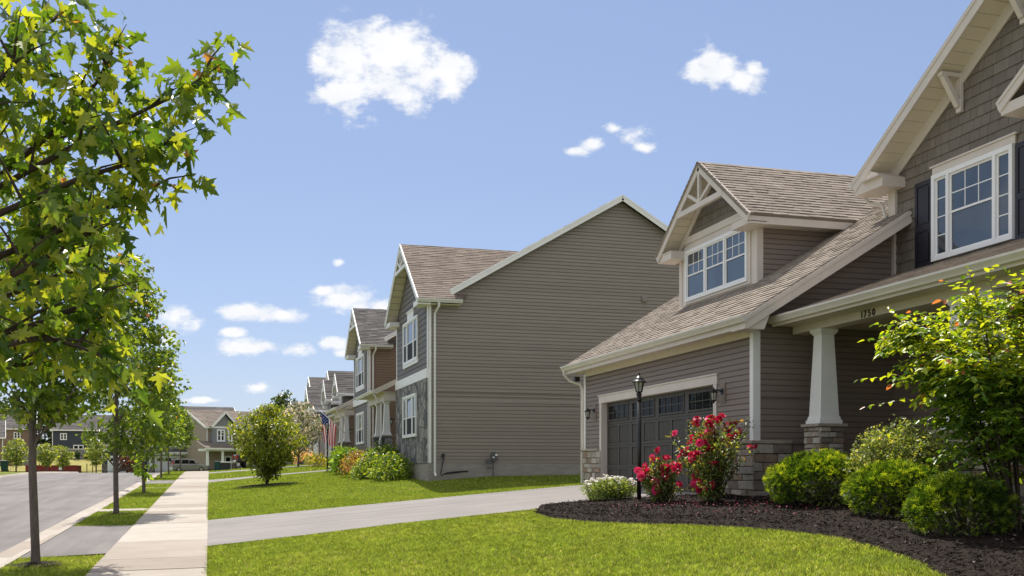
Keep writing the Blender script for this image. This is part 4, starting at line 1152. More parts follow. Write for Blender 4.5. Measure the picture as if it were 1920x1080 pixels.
# ------------------------------------------------------------------ storey-and-a-half houses further along
def low_house(label, y0, y1, base, gy, gw, gpk, geave, dormer=None, doors=(), X=7.6, nested=True):
    h = empty('house', (X, y0, base)); tag(h, label, 'house', 'storey-and-a-half houses along the street')
    E = base + 3.12; m = .6; XR = X + 6.0
    zr_ = lambda x: E + m * (x - (X - .42))
    frX = Fr((X, 0, 0), (0, 1, 0), (-1, 0, 0)); frW = Fr((X, y0, 0), (1, 0, 0), (0, -1, 0))
    mb = MB()
    mb.box(X + .01, X + .2, y0 + .02, y1, base - .5, E - .15)
    mb.lap(frX, [(y0, base + .9), (y1, base + .9), (y1, E - .18), (y0, E - .18)], .16, .02, base)
    mb.lap(frW, [(0, base), (12, base), (12, E - .1), (XR - X, zr_(XR) - .2), (0, E - .15)], .16, .02, base)
    for yy in (y0 + .01, y1 - .15): mb.prism([(X, yy, base - .5), (X + 12, yy, base - .5), (X + 12, yy, E), (XR, yy, zr_(XR) - .15), (X, yy, E - .1)], (0, .14, 0))
    mb.build('wall', MT['siding_a'], h)
    mb = MB(); L = math.hypot(1, m)
    mb.shingles((X - .42, y0 - .3, E), (0, 1, 0), (1, 0, m), [(0, 0), (y1 - y0 + .6, 0), (y1 - y0 + .6, 6.42 * L), (0, 6.42 * L)], exp=.22, tab=(.5, 1.2), th=.02)
    mb.prism([(XR, y0 - .3, zr_(XR) - .02), (XR + 6.4, y0 - .3, E), (XR + 6.4, y1 + .3, E), (XR, y1 + .3, zr_(XR) - .02)], (0, 0, -.05))
    mb.build('main_roof', MT['roof_c'], h)
    t_ = MB()
    rake(t_, Fr((0, y0 - .32, 0), (1, 0, 0), (0, -1, 0)), X - .42, E - .1, XR, zr_(XR) - .1, 0, .2)
    t_.frbox(frX, y0, y1, E - .42, E - .16, .021, .05); t_.box(X - .4, X, y0 - .2, y1 + .2, E - .15, E - .13)
    for a, b_ in ((y0 - .03, y0 + .12), (y1 - .12, y1 + .03)): t_.frbox(frX, a, b_, base + .9, E - .43, -.01, .05)
    t_.build('trim', MT['cream'], h)
    gutter(h, (X - .42, y0 - .3, E - .13), (X - .42, y1 + .3, E - .13), (-1, 0, 0), mat='gutter_white')
    st = MB(); st.box(X - .07, X + .01, y0, y1, base - .5, base + .9); st.build('stone_veneer', MT['fieldstone_b'], h)
    def gable(X0, yc, hw, zp, ze, nm, win=True, inner=False):
        s = (zp - ze) / hw
        fr = Fr((X0, 0, 0), (0, 1, 0), (-1, 0, 0)); frO = Fr((X0 - .42, 0, 0), (0, 1, 0), (-1, 0, 0))
        a = MB(); zb = zr_(X0) - .3
        a.lap(fr, [(yc - hw + .4, zb), (yc + hw - .4, zb), (yc + hw - .4, ze + .1), (yc, zp - .25), (yc - hw + .4, ze + .1)], .17, .02, zb)
        a.prism([(X0 + .01, yc - hw + .4, zb), (X0 + .01, yc + hw - .4, zb), (X0 + .01, yc + hw - .4, ze + .1), (X0 + .01, yc, zp - .2), (X0 + .01, yc - hw + .4, ze + .1)], (3.5, 0, 0))
        a.build(nm + '_wall', MT['shake_b'], h)
        a = MB(); l = math.hypot(1, s); d = XR + 3 - X0
        for sg in (1, -1): a.shingles((X0 - .4, yc - sg * hw, ze), (1, 0, 0), (0, sg, s), [(0, 0), (d, 0), (d, hw * l), (0, hw * l)], exp=.2, tab=(.5, 1.2), th=.02)
        a.build(nm + '_roof', MT['roof_c'], h)
        a = MB()
        for sg in (1, -1):
            rake(a, frO, yc - sg * hw, ze - .1, yc, zp - .1, 0, .24)
            y_, y2 = sorted((yc - sg * hw, yc - sg * (hw - .7))); a.box(X0 - .41, X0 + .03, y_, y2, ze - .24, ze - .06)
        a.box(X0 - .4, X0 + 3, yc - hw + .01, yc - hw + .05, ze - .22, ze - .02)
        for sg in (1, -1): a.hexa([(X0 - .39, yc - sg * hw, ze - .2), (X0 - .39, yc, zp - .2), (X0 + .05, yc, zp - .2), (X0 + .05, yc - sg * hw, ze - .2), (X0 - .39, yc - sg * hw, ze - .17), (X0 - .39, yc, zp - .17), (X0 + .05, yc, zp - .17), (X0 + .05, yc - sg * hw, ze - .17)])
        a.build(nm + '_trim', MT['white'], h)
        truss(h, frO, yc, zp - .15, s, hw * .42, 0, .1, mat='white')
        if win:
            w_ = min(1.9, hw * .9)
            window(h, fr, yc - w_ / 2, yc + w_ / 2, zb + .45, ze - .15 if ze - zb > 1.2 else zb + 1.4, [dict(w=1, split=.5)] * 2, n=.025, proud=.06, fw=.09)
    gable(X + .7, gy, gw, gpk, geave, 'gable')
    if nested: gable(X + .3, gy - gw * .45, gw * .5, gpk - .33 * (gpk - geave), geave + .15, 'nested_gable', win=False)
    if dormer: gable(X + .45, *dormer, 'dormer')
    for a_, b_ in doors:
        d = MB(); d.frbox(frX, a_, b_, base, base + 2.2, .072, .10)
        n_ = max(2, int((b_ - a_) / .8))
        for r in range(3):
            for k in range(n_):
                w_ = (b_ - a_) / n_; d.frbox(frX, a_ + k * w_ + .07, a_ + (k + 1) * w_ - .07, base + .08 + r * .54, base + .5 + r * .54, .10, .12)
        dd = d.build('garage_door', MT['door_white'], h)
        g_ = MB()
        for k in range(n_): g_.frbox(frX, a_ + k * w_ + .1, a_ + (k + 1) * w_ - .1, base + 1.74, base + 2.1, .10, .115)
        g_.build('pane', MT['glass_dark'], dd)
        tr = MB(); tr.frbox(frX, a_ - .16, a_ - .001, base, base + 2.4, .05, .13); tr.frbox(frX, b_ + .001, b_ + .16, base, base + 2.4, .05, .13); tr.frbox(frX, a_ - .16, b_ + .16, base + 2.401, base + 2.6, .05, .14); tr.build('door_trim', MT['white'], h)
        lantern(h, (X - .07, a_ - .5, base + 2.2), (-1, 0, 0), 1.6)
    return h
low_house('low grey-roofed house with two nested truss gables and white garage doors behind the flag', 61.5, 79.5, 1.9, 73.0, 2.9, 8.55, 6.3, (66.3, 1.5, 7.75, 6.5), ((67.2, 70.4), (75.4, 78.4)))
low_house('farther low grey-roofed house with big front gable behind the white flowering tree', 84.5, 102, 2.25, 94.0, 5.2, 9.9, 6.75, None, ((87, 91),), X=8.2)
low_house('farthest dark-roofed house showing its roof above the round green bush', 128, 150, 2.6, 146.0, 5, 11.0, 8.2, None, (), X=10.5, nested=False)
# ------------------------------------------------------------------ plants
def cols(n, palette, w=None, var=.18):
    p = np.array(palette)
    c = p[NR.choice(len(p), n, p=w)]
    return c * NR.uniform(1 - var, 1 + var, (n, 1))

MAPLE_COL = [(.072, .135, .020), (.105, .175, .026), (.15, .22, .035), (.055, .10, .018)]
def crown_leaves(name, centers, crad, per, size, mat, tpl=MAPLE, pal=MAPLE_COL, w=None, flat=.55, up=.9, tipcol=None, tipfrac=0.0, ref=None, hang=-.55):
    """leaves gathered round cluster centres; each is tilted towards the light with its tip hanging"""
    n = len(centers) * per
    C = np.repeat(centers, per, 0); r = np.repeat(np.broadcast_to(crad, (len(centers),)), per)
    d = rnd_dir(n) * (NR.random((n, 1)) ** .45); d[:, 2] *= flat
    P = C + d * r[:, None]
    Nn = unit(rnd_dir(n) * .75 + d * .35 + np.array([0, 0, up]))
    out = d.copy(); out[:, 2] = 0
    T = unit(rnd_dir(n) * .7 + unit(out + 1e-4) * .5 + np.array([0, 0, hang]))
    c = cols(n, pal, w)
    # young leaves towards the outside of each spray are a fresher yellow green
    young = (NR.random(n) < .30 * np.clip(np.linalg.norm(d, axis=1), 0, 1) + .05)
    c[young] = c[young] * np.array([1.7, 1.45, 1.0])
    if tipcol is not None and ref is not None:
        k = NR.random(n) < tipfrac * np.clip((P - ref[0]) @ np.array(ref[1]) / ref[2], 0, 1) ** 3
        c[k] = np.array(tipcol) * NR.uniform(.7, 1.3, (k.sum(), 1))
    return leafmesh(name, P, T, Nn, size * NR.uniform(.6, 1.2, n), c, tpl, mat)

def crown_shape(kind, n, base, zc, h, rad, rg):
    """cluster centres spread through the crown's volume"""
    out = []
    while len(out) < n:
        t_ = rg.random()
        if kind == 'egg': pr = math.sin(math.pi * min(1, (t_ * .82 + .13))) ** .75 * (1 - .45 * t_)
        elif kind == 'ball': pr = math.sqrt(max(0, 1 - (2 * t_ - 1) ** 2))
        elif kind == 'vase': pr = (.10 + .92 * math.sin(min(1, t_ * 1.25) * math.pi * .6)) * (1 if t_ < .72 else max(.2, 1 - (t_ - .72) * 2.6))
        else: pr = 1 - .75 * t_
        if rg.random() > pr + .15: continue
        a = rg.uniform(0, 2 * math.pi); r = rad * pr * rg.random() ** .42
        lump = 1 + .16 * math.sin(a * 3 + t_ * 9 + base[0] * 5)
        out.append((base[0] + r * lump * math.cos(a), base[1] + r * lump * math.sin(a), zc + h * t_))
    return np.array(out)

def limbs(mb, base, ztop, trad, centers, n, rg, droop=.35, k=5, low=None):
    """trunk and limbs that reach the leaf clusters"""
    lean = (rg.uniform(-.05, .05), rg.uniform(-.05, .05))
    zz = [base[2] - .1 + (ztop - base[2] + .1) * q for q in (0, .012, .05, .25, .5, .75, 1)]
    tr = [(base[0] + lean[0] * (z - base[2]) * .3 + .012 * math.sin(z * 2.3), base[1] + lean[1] * (z - base[2]) * .3 + .012 * math.cos(z * 1.9), z) for z in zz]
    mb.tube(tr, [trad * q for q in (1.45, 1.25, 1.02, .92, .7, .42, .12)], 9)
    idx = rg.sample(range(len(centers)), min(n, len(centers)))
    for i in idx:
        c = V3(centers[i])
        hr = math.hypot(c.x - base[0], c.y - base[1])
        zs = max((low or base[2] + .3), c.z - droop - hr * .75)
        zs = min(zs, ztop - .25)
        f = (zs - base[2]) / (ztop - base[2])
        s0 = V3((float(np.interp(zs, zz, [q[0] for q in tr])), float(np.interp(zs, zz, [q[1] for q in tr])), zs))
        mid = s0.lerp(c, .5) + V3((0, 0, -.08 * hr)) + V3((rg.uniform(-.05, .05), rg.uniform(-.05, .05), 0)) * hr
        r0 = max(.010, trad * .42 * (1 - f * .75))
        mb.tube([s0, mid, c], [r0, r0 * .6, r0 * .22], k, False)
    return mb

def tree(name, label, cat, base, zc, ztop, rad, n, per, crad, size, seed, kind='egg', trad=.055, pal=MAPLE_COL, tpl=MAPLE_S, mat='maple', nl=30, group=None, tip=None, bark='bark', flat=.6, w=None, shift=0.0):
    rg = random.Random(seed)
    b = (base[0], base[1], base[2])
    r = empty(name, b); tag(r, label, cat, group)
    C = crown_shape(kind, n, (b[0] + shift, b[1]), zc, ztop - zc - crad * .5, rad - crad * .5, rg)
    mb = MB(); limbs(mb, b, ztop - .15, trad, C, nl, rg, low=zc - .5)
    mb.build('trunk', MT[bark], r, True)
    o = V3(b)
    cr = np.array([rg.uniform(.6, 1.25) * crad for _ in C])
    me = crown_leaves('crown', C - np.array(b), cr, per, size, MT[mat], tpl, pal, w, flat, tipcol=(.42, .16, .06) if tip else None, tipfrac=tip or 0, ref=(np.array([0, 0, zc - b[2]]), (0, 0, 1), ztop - zc))
    put('crown', me, r)
    return r

def copy_tree(root, loc, rz, label, s=1.0):
    r = root.copy(); COL.objects.link(r); r.location = loc; r.rotation_euler = (0, 0, rz); r.scale = (s, s, s); r['label'] = label
    for ch in list(root.children):
        c = ch.copy(); COL.objects.link(c); c.parent = r
        for g in ch.children:
            d = g.copy(); COL.objects.link(d); d.parent = c
    return r

VG = 'maple trees along the verge'
tree('maple_tree', 'slim young maple with bare grey trunk in the verge, nearest whole trunk in view', 'tree', (-2.47, 16.71, H(-2.47, 16.71)), 2.5, 6.3, 1.55, 240, 34, .36, .115, 3, trad=.062, nl=34, tip=.05, group=VG, shift=.28)
tree('maple_tree', 'slim maple in the verge beside the narrow concrete path across the grass', 'tree', (-2.29, 28.32, H(-2.29, 28.32)), 2.15, 7.3, 1.62, 210, 34, .36, .11, 8, trad=.066, nl=34, tip=.07, group=VG, shift=.42)
t3 = tree('maple_tree', 'verge maple with leafy suckers sprouting low on its trunk', 'tree', (-2.32, 40.62, H(-2.32, 40.62)), 2.7, 6.6, 1.3, 130, 26, .38, .13, 21, trad=.062, nl=24, tip=.07, group=VG, shift=.42)
C = crown_shape('ball', 14, (0, 0, 0), .55, .9, .42, random.Random(4))
put('sucker', crown_leaves('sucker', C, .16, 16, .17, MT['maple'], OVATE, [(.12, .22, .03), (.16, .27, .04)]), t3)
t4 = tree('maple_tree', 'small verge maple just beyond the second asphalt apron', 'tree', (-2.47, 58.89, H(-2.47, 58.89)), 3.2, 6.4, 1.45, 100, 22, .42, .17, 33, trad=.055, nl=18, group=VG)
copy_tree(t4, (-2.36, 66.41, H(-2.36, 66.41)), 2.1, 'small verge maple, last but one before the parked silver car', .94)
copy_tree(t4, (-1.95, 77, H(-1.95, 77)), 4.0, 'pale verge maple at the end of the sidewalk in front of the parked silver car', .92)

# the big maple whose boughs reach in from the left
fb = (-2.45, 4.6, H(-2.45, 4.6))
r = empty('maple_tree', fb); tag(r, 'large-leaved maple whose boughs with reddish tips reach into view from the upper left', 'tree', VG)
cs, cc_, f_ = math.sin(math.atan(568 / 1950)), math.cos(math.atan(568 / 1950)), 1950.0
def at(px, py, t_):
    u, v = (px - 960) / f_, (879 - py) / f_
    return V3(((cs + u * cc_) * t_, (cc_ - u * cs) * t_, 1.745 + v * t_))
boughs = [[(-300, 560, 4.5), (0, 350, 4.7), (200, 240, 4.9), (330, 178, 5.0), (412, 122, 5.05)], [(-300, 420, 4.6), (0, 330, 4.8), (120, 230, 4.9), (185, 150, 4.9), (212, 98, 4.9)],
          [(-300, 260, 4.6), (-60, 160, 4.7), (60, 70, 4.8), (120, 22, 4.8)], [(-300, 520, 4.3), (0, 400, 4.5), (160, 330, 4.6), (270, 300, 4.7), (318, 262, 4.7)],
          [(-300, 640, 4.4), (0, 480, 4.6), (140, 420, 4.7), (235, 372, 4.8), (300, 345, 4.8)], [(-300, 700, 4.2), (-20, 540, 4.4), (110, 470, 4.5), (205, 420, 4.5)],
          [(-300, 800, 4.6), (-40, 640, 4.6), (90, 600, 4.7), (180, 560, 4.75), (215, 545, 4.8)], [(-300, 780, 4.3), (-40, 660, 4.4), (80, 630, 4.5), (180, 660, 4.6), (222, 710, 4.6)],
          [(-300, 760, 5.0), (0, 560, 5.1), (120, 510, 5.2), (190, 470, 5.2)], [(-300, 560, 5.2), (0, 300, 5.3), (110, 260, 5.35), (200, 230, 5.4)],
          [(-300, 380, 4.2), (-60, 230, 4.4), (20, 120, 4.5), (30, 100, 4.5)], [(-300, 800, 4.8), (0, 690, 4.8), (70, 680, 4.85), (120, 670, 4.9)]]
W_ = [1.1, .95, .75, .85, .8, .65, .5, .6, .55, .6, .5, .4]
mb = MB()
trunk_top = V3((fb[0], fb[1], 5.6))
mb.tube([(fb[0], fb[1], fb[2] - .1), (fb[0], fb[1], fb[2] + .06), (fb[0] + .02, fb[1], 1.6), (fb[0], fb[1] + .03, 3.0), (fb[0], fb[1], 4.4), (fb[0] + .02, fb[1], 6.3)], [.13, .1, .082, .07, .05, .012], 10)
Pl, Nl, Tl, Sl, Cl = [], [], [], [], []
rg = random.Random(77)
def spray(p, d, n, spread, s, red):
    for _ in range(n):
        q = p + V3((rg.gauss(0, spread), rg.gauss(0, spread), rg.gauss(0, spread * .8)))
        dirn = V3((rg.gauss(0, .8), rg.gauss(0, .8), rg.gauss(-.9, .5))) + d * .4
        nrm = V3((rg.gauss(0, .75), rg.gauss(0, .75) - .1, rg.gauss(.75, .5)))
        Pl.append(q); Tl.append(dirn); Nl.append(nrm)
        g = rg.random()
        if rg.random() < red: c = (.30 + .15 * g, .15 + .08 * g, .05); sz = s * rg.uniform(.45, .8)
        elif g < .34: c = (.25, .30, .045); sz = s * rg.uniform(.75, 1.1)
        elif g < .68: c = (.115, .185, .028); sz = s * rg.uniform(.7, 1.2)
        else: c = (.052, .11, .018); sz = s * rg.uniform(.7, 1.25)
        k = rg.uniform(.85, 1.15)
        Cl.append([x * k for x in c]); Sl.append(sz)
def bough(pts, r0, wgt, main=True, reds=True):
    mb.tube(pts, [r0 * (1 - .85 * i / (len(pts) - 1)) for i in range(len(pts))], 6, False)
    L = len(pts) - 1
    steps = 22 if main else 8
    for k in range(steps + 1):
        t_ = k / steps * L; i = min(int(t_), L - 1); p = pts[i].lerp(pts[i + 1], t_ - i)
        d = (pts[i + 1] - pts[i]).normalized()
        last = k / steps
        if main and k % 2 == 0 and k < steps - 1:
            sd = V3((rg.gauss(0, 1), rg.gauss(0, 1), rg.gauss(.25, .6))).normalized()
            ln = rg.uniform(.28, .6) * (1.15 - .75 * last)
            e = p + (sd * .75 + d * .6).normalized() * ln
            bough([p, p.lerp(e, .5) + V3((0, 0, .02)), e], r0 * .35, wgt, False, False)
        spray(p, d, max(1, round((3.8 if main else 2.1) * wgt * rg.uniform(.6, 1.3))), .05 if last > .85 else .072, .080, .45 if (last > .93 and reds) else .0)
for bl, wgt in zip(boughs, W_):
    pts = [at(*q) for q in bl]
    zs = max(1.9, min(5.2, pts[0].z - .5))
    pts = [V3((fb[0], fb[1], zs))] + pts
    bough(pts, .024, wgt, True, wgt > .7)
# the rest of the crown, out of frame to the left and above
C = crown_shape('egg', 70, fb, 2.0, 4.4, 1.9, random.Random(5))
C = np.array([c for c in C if (c[0] * cc_ - c[1] * cs) / max(.1, c[0] * cs + c[1] * cc_) < -.66])
for c in C: spray(V3(c), V3((0, 0, 0)), 9, .17, .09, 0)
limbs(mb, fb, 6.2, .02, C, 30, random.Random(6))
mb.build('trunk', MT['bark_dark'], r, True)
put('crown', leafmesh('crown', np.array(Pl) - np.array(fb), np.array(Tl), np.array(Nl), np.array(Sl), np.array(Cl), MAPLE, MT['maple']), r)
print('near maple leaves', len(Pl))

# ------------------------------------------------------------------ shrubs of the mulch bed
def shrub(name, label, cat, base, shape, mat, size, n, per, crad, tpl, pal, seed, group=None, stems=14, bark='bark_dark', flat=.8, up=.7, w=None, hang=-.2, srad=.012, core=None):
    """shape = (rx, ry, h); leaf sprays near the surface of a lumpy dome, stems inside"""
    rg = random.Random(seed)
    r = empty(name, base, local=True); tag(r, label, cat, group)
    rx, ry, h = shape
    C = []
    ph = [rg.uniform(0, 6.28) for _ in range(4)]
    while len(C) < n:
        d = V3((rg.gauss(0, 1), rg.gauss(0, 1), rg.gauss(.25, 1))).normalized()
        if d.z < -.55: continue
        a = math.atan2(d.y, d.x)
        q = (rg.random() ** .28) * (1 + .09 * math.sin(a * 3 + ph[0] + d.z * 3) + .07 * math.sin(a * 5 + ph[1] - d.z * 5))
        C.append((d.x * rx * q, d.y * ry * q, h * (.47 + .53 * d.z * q) if d.z > 0 else h * (.47 + .62 * d.z * q)))
    C = np.array(C); C[:, 2] = np.maximum(C[:, 2], .05)
    mb = MB()
    for i in rg.sample(range(n), min(stems, n)):
        c = V3(C[i]); s0 = V3((rg.gauss(0, rx * .10), rg.gauss(0, ry * .10), -.05))
        mb.tube([s0, s0.lerp(c, .5) + V3((0, 0, h * .10)), c], [srad, srad * .7, srad * .3], 5, False)
    mb.build('stems', MT[bark], r, True)
    put('foliage', crown_leaves('foliage', C, crad, per, size, MT[mat], tpl, pal, w, flat, up, hang=hang), r)
    return r

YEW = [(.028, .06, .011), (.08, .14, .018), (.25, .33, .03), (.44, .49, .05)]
YG = 'clipped green mounds in the mulch bed'
def yew(label, x, y, rx, ry, h, seed):
    b = (x, y, bedz(x, y) + .0)
    rg = random.Random(seed)
    r = empty('yew_shrub', b, local=True); tag(r, label, 'shrub', YG)
    n = int(6500 * (rx * ry / .6))
    d = rnd_dir(n, .35); d = d[d[:, 2] > -.62]; n = len(d)
    a = np.arctan2(d[:, 1], d[:, 0])
    q = NR.random(n) ** .16 * (1 + .06 * np.sin(a * 3 + seed) + .05 * np.sin(a * 7 + d[:, 2] * 6 + seed * 2))
    P = np.stack([d[:, 0] * rx * q, d[:, 1] * ry * q, np.where(d[:, 2] > 0, h * (.42 + .58 * d[:, 2] * q), h * (.42 + .66 * d[:, 2] * q))], 1)
    P[:, 2] = np.maximum(P[:, 2], .03)
    T = unit(d * .9 + rnd_dir(n) * .5 + np.array([0, 0, .4]))
    Nn = unit(rnd_dir(n) + d * .4)
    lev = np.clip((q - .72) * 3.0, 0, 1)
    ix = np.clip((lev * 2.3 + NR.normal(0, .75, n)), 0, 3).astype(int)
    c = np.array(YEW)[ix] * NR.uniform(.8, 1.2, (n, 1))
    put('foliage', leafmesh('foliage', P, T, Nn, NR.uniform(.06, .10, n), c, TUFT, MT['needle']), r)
    mb = MB()
    for i in range(40):
        k = rg.randrange(n); c_ = V3(P[k]) * .96; s0 = V3((rg.gauss(0, .07), rg.gauss(0, .07), -.05))
        mb.tube([s0, s0.lerp(c_, .5) + V3((0, 0, .04)), c_], [.014, .009, .004], 5, False)
    mb.build('stems', MT['bark_dark'], r, True)
    return r
yew('broad yew mound beside the stone base of the porch column', 9.2, 14.25, .78, .86, .78, 1)
yew('middle yew mound, standing between the broad mound and the tall arching shrub', 9.0, 12.1, .66, .72, .68, 2)
yew('yew mound beneath the tall arching shrub at the right edge', 8.2, 9.95, .55, .62, .62, 3)

shrub('boxleaf_shrub', 'pale small-leaved shrub behind the yew mounds by the porch', 'shrub', (9.48, 12.75, bedz(9.5, 12.8)), (.5, .95, 1.2), 'leaf', .052, 330, 32, .15, OVATE, [(.12, .17, .06), (.19, .235, .10), (.30, .33, .18), (.08, .125, .04)], 9, stems=60)

# tall arching shrub
sb = (8.82, 9.6, bedz(8.82, 9.6))
r = empty('serviceberry_shrub', sb, local=True); tag(r, 'tall arching shrub with yellow-green oval leaves in front of the porch', 'shrub')
mb = MB(); Pl, Nl, Tl, Sl, Cl = [], [], [], [], []
rg = random.Random(31)
def twig(pts, r0, n, fresh):
    mb.tube(pts, [r0 * (1 - .8 * i / (len(pts) - 1)) for i in range(len(pts))], 5, False)
    L = len(pts) - 1
    for k in range(n):
        t_ = (.12 + .88 * k / max(1, n - 1)) * L; i = min(int(t_), L - 1); p = pts[i].lerp(pts[i + 1], t_ - i)
        d = (pts[i + 1] - pts[i]).normalized(); sd = d.cross(Z3).normalized() * (1 if k % 2 else -1)
        Pl.append(p); Tl.append(d * .55 + sd * .9 + V3((rg.gauss(0, .25), rg.gauss(0, .25), rg.gauss(-.18, .25))))
        Nl.append(V3((rg.gauss(0, .35), rg.gauss(0, .35), 1)))
        g = rg.random(); last = t_ / L
        if fresh and last > .9 and g < .07: c = (.42, .13, .08)
        elif fresh and g < .72: c = (.36, .42, .035)
        elif g < .42: c = (.20, .29, .03)
        elif g < .75: c = (.085, .165, .02)
        else: c = (.075, .145, .022)
        q = rg.uniform(.8, 1.2); Cl.append([x * q for x in c]); Sl.append(.098 * rg.uniform(.65, 1.15))
for s in range(26):
    a = 2 * math.pi * s / 26 + rg.uniform(-.2, .2); sp = rg.uniform(.25, 1.0)
    top = V3((math.cos(a) * 1.42 * sp, math.sin(a) * 1.55 * sp, rg.uniform(1.9, 3.0) - .55 * sp))
    root = V3((math.cos(a) * .16, math.sin(a) * .16, -.05))
    m1 = root.lerp(top, .45) + V3((0, 0, .35 - .1 * sp)); m2 = root.lerp(top, .78) + V3((0, 0, .28))
    st = [root, m1, m2, top]
    mb.tube(st, [.018, .013, .009, .005], 6, False)
    for k in range(62):
        t_ = rg.uniform(.4, 3.0); i = min(int(t_), 2); p = st[i].lerp(st[i + 1], t_ - i)
        if p.z < .85 and rg.random() < .8: continue
        o = V3((p.x, p.y, 0)); o = o.normalized() if o.length > .05 else V3((1, 0, 0))
        d = (o * rg.uniform(.3, 1.0) + V3((rg.gauss(0, .7), rg.gauss(0, .7), rg.uniform(-.25, .55)))).normalized()
        ln = rg.uniform(.28, .62)
        e = p + d * ln + V3((0, 0, -.10 * ln)); mid = p.lerp(e, .5) + V3((0, 0, .06))
        twig([p, mid, e], .006, rg.randint(9, 14), p.z > 1.75 and rg.random() < .75)
    d = (top - m2).normalized(); twig([top, top + d * .2 + V3((0, 0, .03)), top + d * .42], .005, 10, True)
# low skirts that hang over the mound below
for s in range(12):
    a = rg.uniform(1.0, 2.6); p = V3((math.cos(a) * rg.uniform(.2, .7), math.sin(a) * rg.uniform(.2, .8), rg.uniform(.45, 1.3)))
    e = p + V3((math.cos(a) * rg.uniform(.25, .55), math.sin(a) * rg.uniform(.25, .55), rg.uniform(-.25, .12)))
    twig([p, p.lerp(e, .5) + V3((0, 0, .06)), e], .006, 12, False)
# long whips to the left, over the porch
for q, e in (((-.55, .55, 2.15), (-1.0, 1.55, 2.42)), ((-.6, .7, 1.75), (-.95, 1.75, 1.92)), ((-.55, .6, 1.5), (-.9, 1.68, 1.55)), ((-.4, .6, 2.3), (-.5, 1.45, 2.75)), ((-.3, .2, 2.55), (-.5, .75, 3.08)), ((-.6, .5, 1.3), (-.95, 1.4, 1.12)), ((.1, -.1, 2.6), (-.1, .3, 3.2)), ((-.4, .3, 2.4), (-.75, 1.0, 2.72))):
    q, e = V3(q), V3(e); twig([q, q.lerp(e, .5) + V3((0, 0, .1)), e], .006, 15, True)
mb.build('stems', MT['bark_dark'], r, True)
put('foliage', leafmesh('foliage', np.array(Pl), np.array(Tl), np.array(Nl), np.array(Sl), np.array(Cl), OVATE, MT['leaf']), r)
r.scale = (1.0, 1.02, .94)

# roses
def bloom_mesh():
    vs, fs = [], []
    for ring, (k, rad, tilt, ln) in enumerate(((7, .012, .25, 1.0), (6, .009, .8, .82), (5, .006, 1.25, .6), (3, .002, 1.5, .45))):
        for j in range(k):
            a = 2 * math.pi * (j + .5 * (ring % 2)) / k
            ca, sa = math.cos(a), math.sin(a); ct, s_t = math.cos(tilt), math.sin(tilt)
            L = .048 * ln; wd = .030 * ln
            b = len(vs)
            for u, v in ((-.35, 0), (.35, 0), (.95, .55), (.6, 1.0), (-.6, 1.0), (-.95, .55)):
                rr = rad + L * v * ct; z = L * v * s_t + .006 * ring - .010 * v * v * (1 - ring * .3); x = u * wd
                vs.append((rr * ca - x * sa, rr * sa + x * ca, z))
            fs.append(tuple(range(b, b + 6)))
    return vs, fs
bv, bf = bloom_mesh()
def bloom(name, colr):
    n = len(bv); c = np.tile(np.array(colr), (n, 1)) * NR.uniform(.85, 1.15, (n, 1))
    idx = np.concatenate([np.array(f) for f in bf]); return npmesh(name, np.array(bv), idx, np.array([len(f) for f in bf]), MT['petal'], c)
BLOOMS = [bloom('rose_bloom', q) for q in ((.75, .02, .11), (.64, .014, .08), (.82, .06, .2), (.46, .008, .05))]
ROSE = [(.06, .105, .025), (.11, .165, .045), (.20, .235, .10), (.20, .13, .06)]
def rose(label, x, y, shape_pts, nb, seed, stems, leafn):
    rg = random.Random(seed)
    b = V3((x, y, bedz(x, y) - .01))
    r = empty('rose_bush', b, local=True); tag(r, label, 'rose bush', 'red rose bushes in front of the garage')
    mb = MB(); C = []; tips = []
    for k in range(stems):
        c, rad = rg.choice(shape_pts)
        e = V3(c) + V3((rg.gauss(0, rad * .5), rg.gauss(0, rad * .5), rg.gauss(0, rad * .42)))
        e.z = max(e.z, .14)
        s0 = V3((rg.gauss(0, .05), rg.gauss(0, .05), -.04)); m1 = s0.lerp(e, .5) + V3((0, 0, e.z * .12))
        mb.tube([s0, m1, e], [.012, .008, .003], 5, False)
        tips.append(e)
        for q in (.4, .55, .7, .85, 1.0):
            C.append(tuple((m1.lerp(e, (q - .5) * 2) if q > .5 else s0.lerp(m1, q * 2))))
    mb.build('stems', MT['bark_dark'], r, True)
    C = np.array(C)
    put('foliage', crown_leaves('foliage', C, .12, leafn, .058, MT['leaf'], OVATE, ROSE, [.34, .34, .22, .10], .9, .6, hang=-.25), r)
    cl = []
    while len(cl) < nb:
        t_ = rg.choice(tips)
        for _ in range(rg.choice((1, 2, 2, 3))):
            cl.append(t_ + V3((rg.gauss(0, .05), rg.gauss(0, .05), rg.gauss(.03, .04))))
    for p in cl[:nb]:
        o = bpy.data.objects.new('rose_bloom', rg.choice(BLOOMS)); COL.objects.link(o); o.parent = r
        o.location = p; s = rg.uniform(.95, 1.5); o.scale = (s, s, s)
        o.rotation_euler = (rg.gauss(.5, .5), rg.gauss(-.5, .5), rg.uniform(0, 6))
    return r
rose('tall red rose bush in front of the right-hand garage jamb', 8.4, 16.3, [((0, 0, 1.28), .42), ((-.1, .48, 1.08), .36), ((.05, -.46, 1.08), .36), ((-.2, .2, .78), .42), ((0, -.32, .66), .4), ((-.1, .1, .42), .34), ((0, .1, 1.2), .36), ((0, .62, .85), .25)], 98, 5, 112, 11)
rose('low red rose bush right beside the black lamp post', 7.85, 17.25, [((0, .05, .72), .26), ((-.1, .22, .5), .28), ((.05, -.2, .5), .28), ((0, 0, .32), .28)], 48, 6, 66, 10)

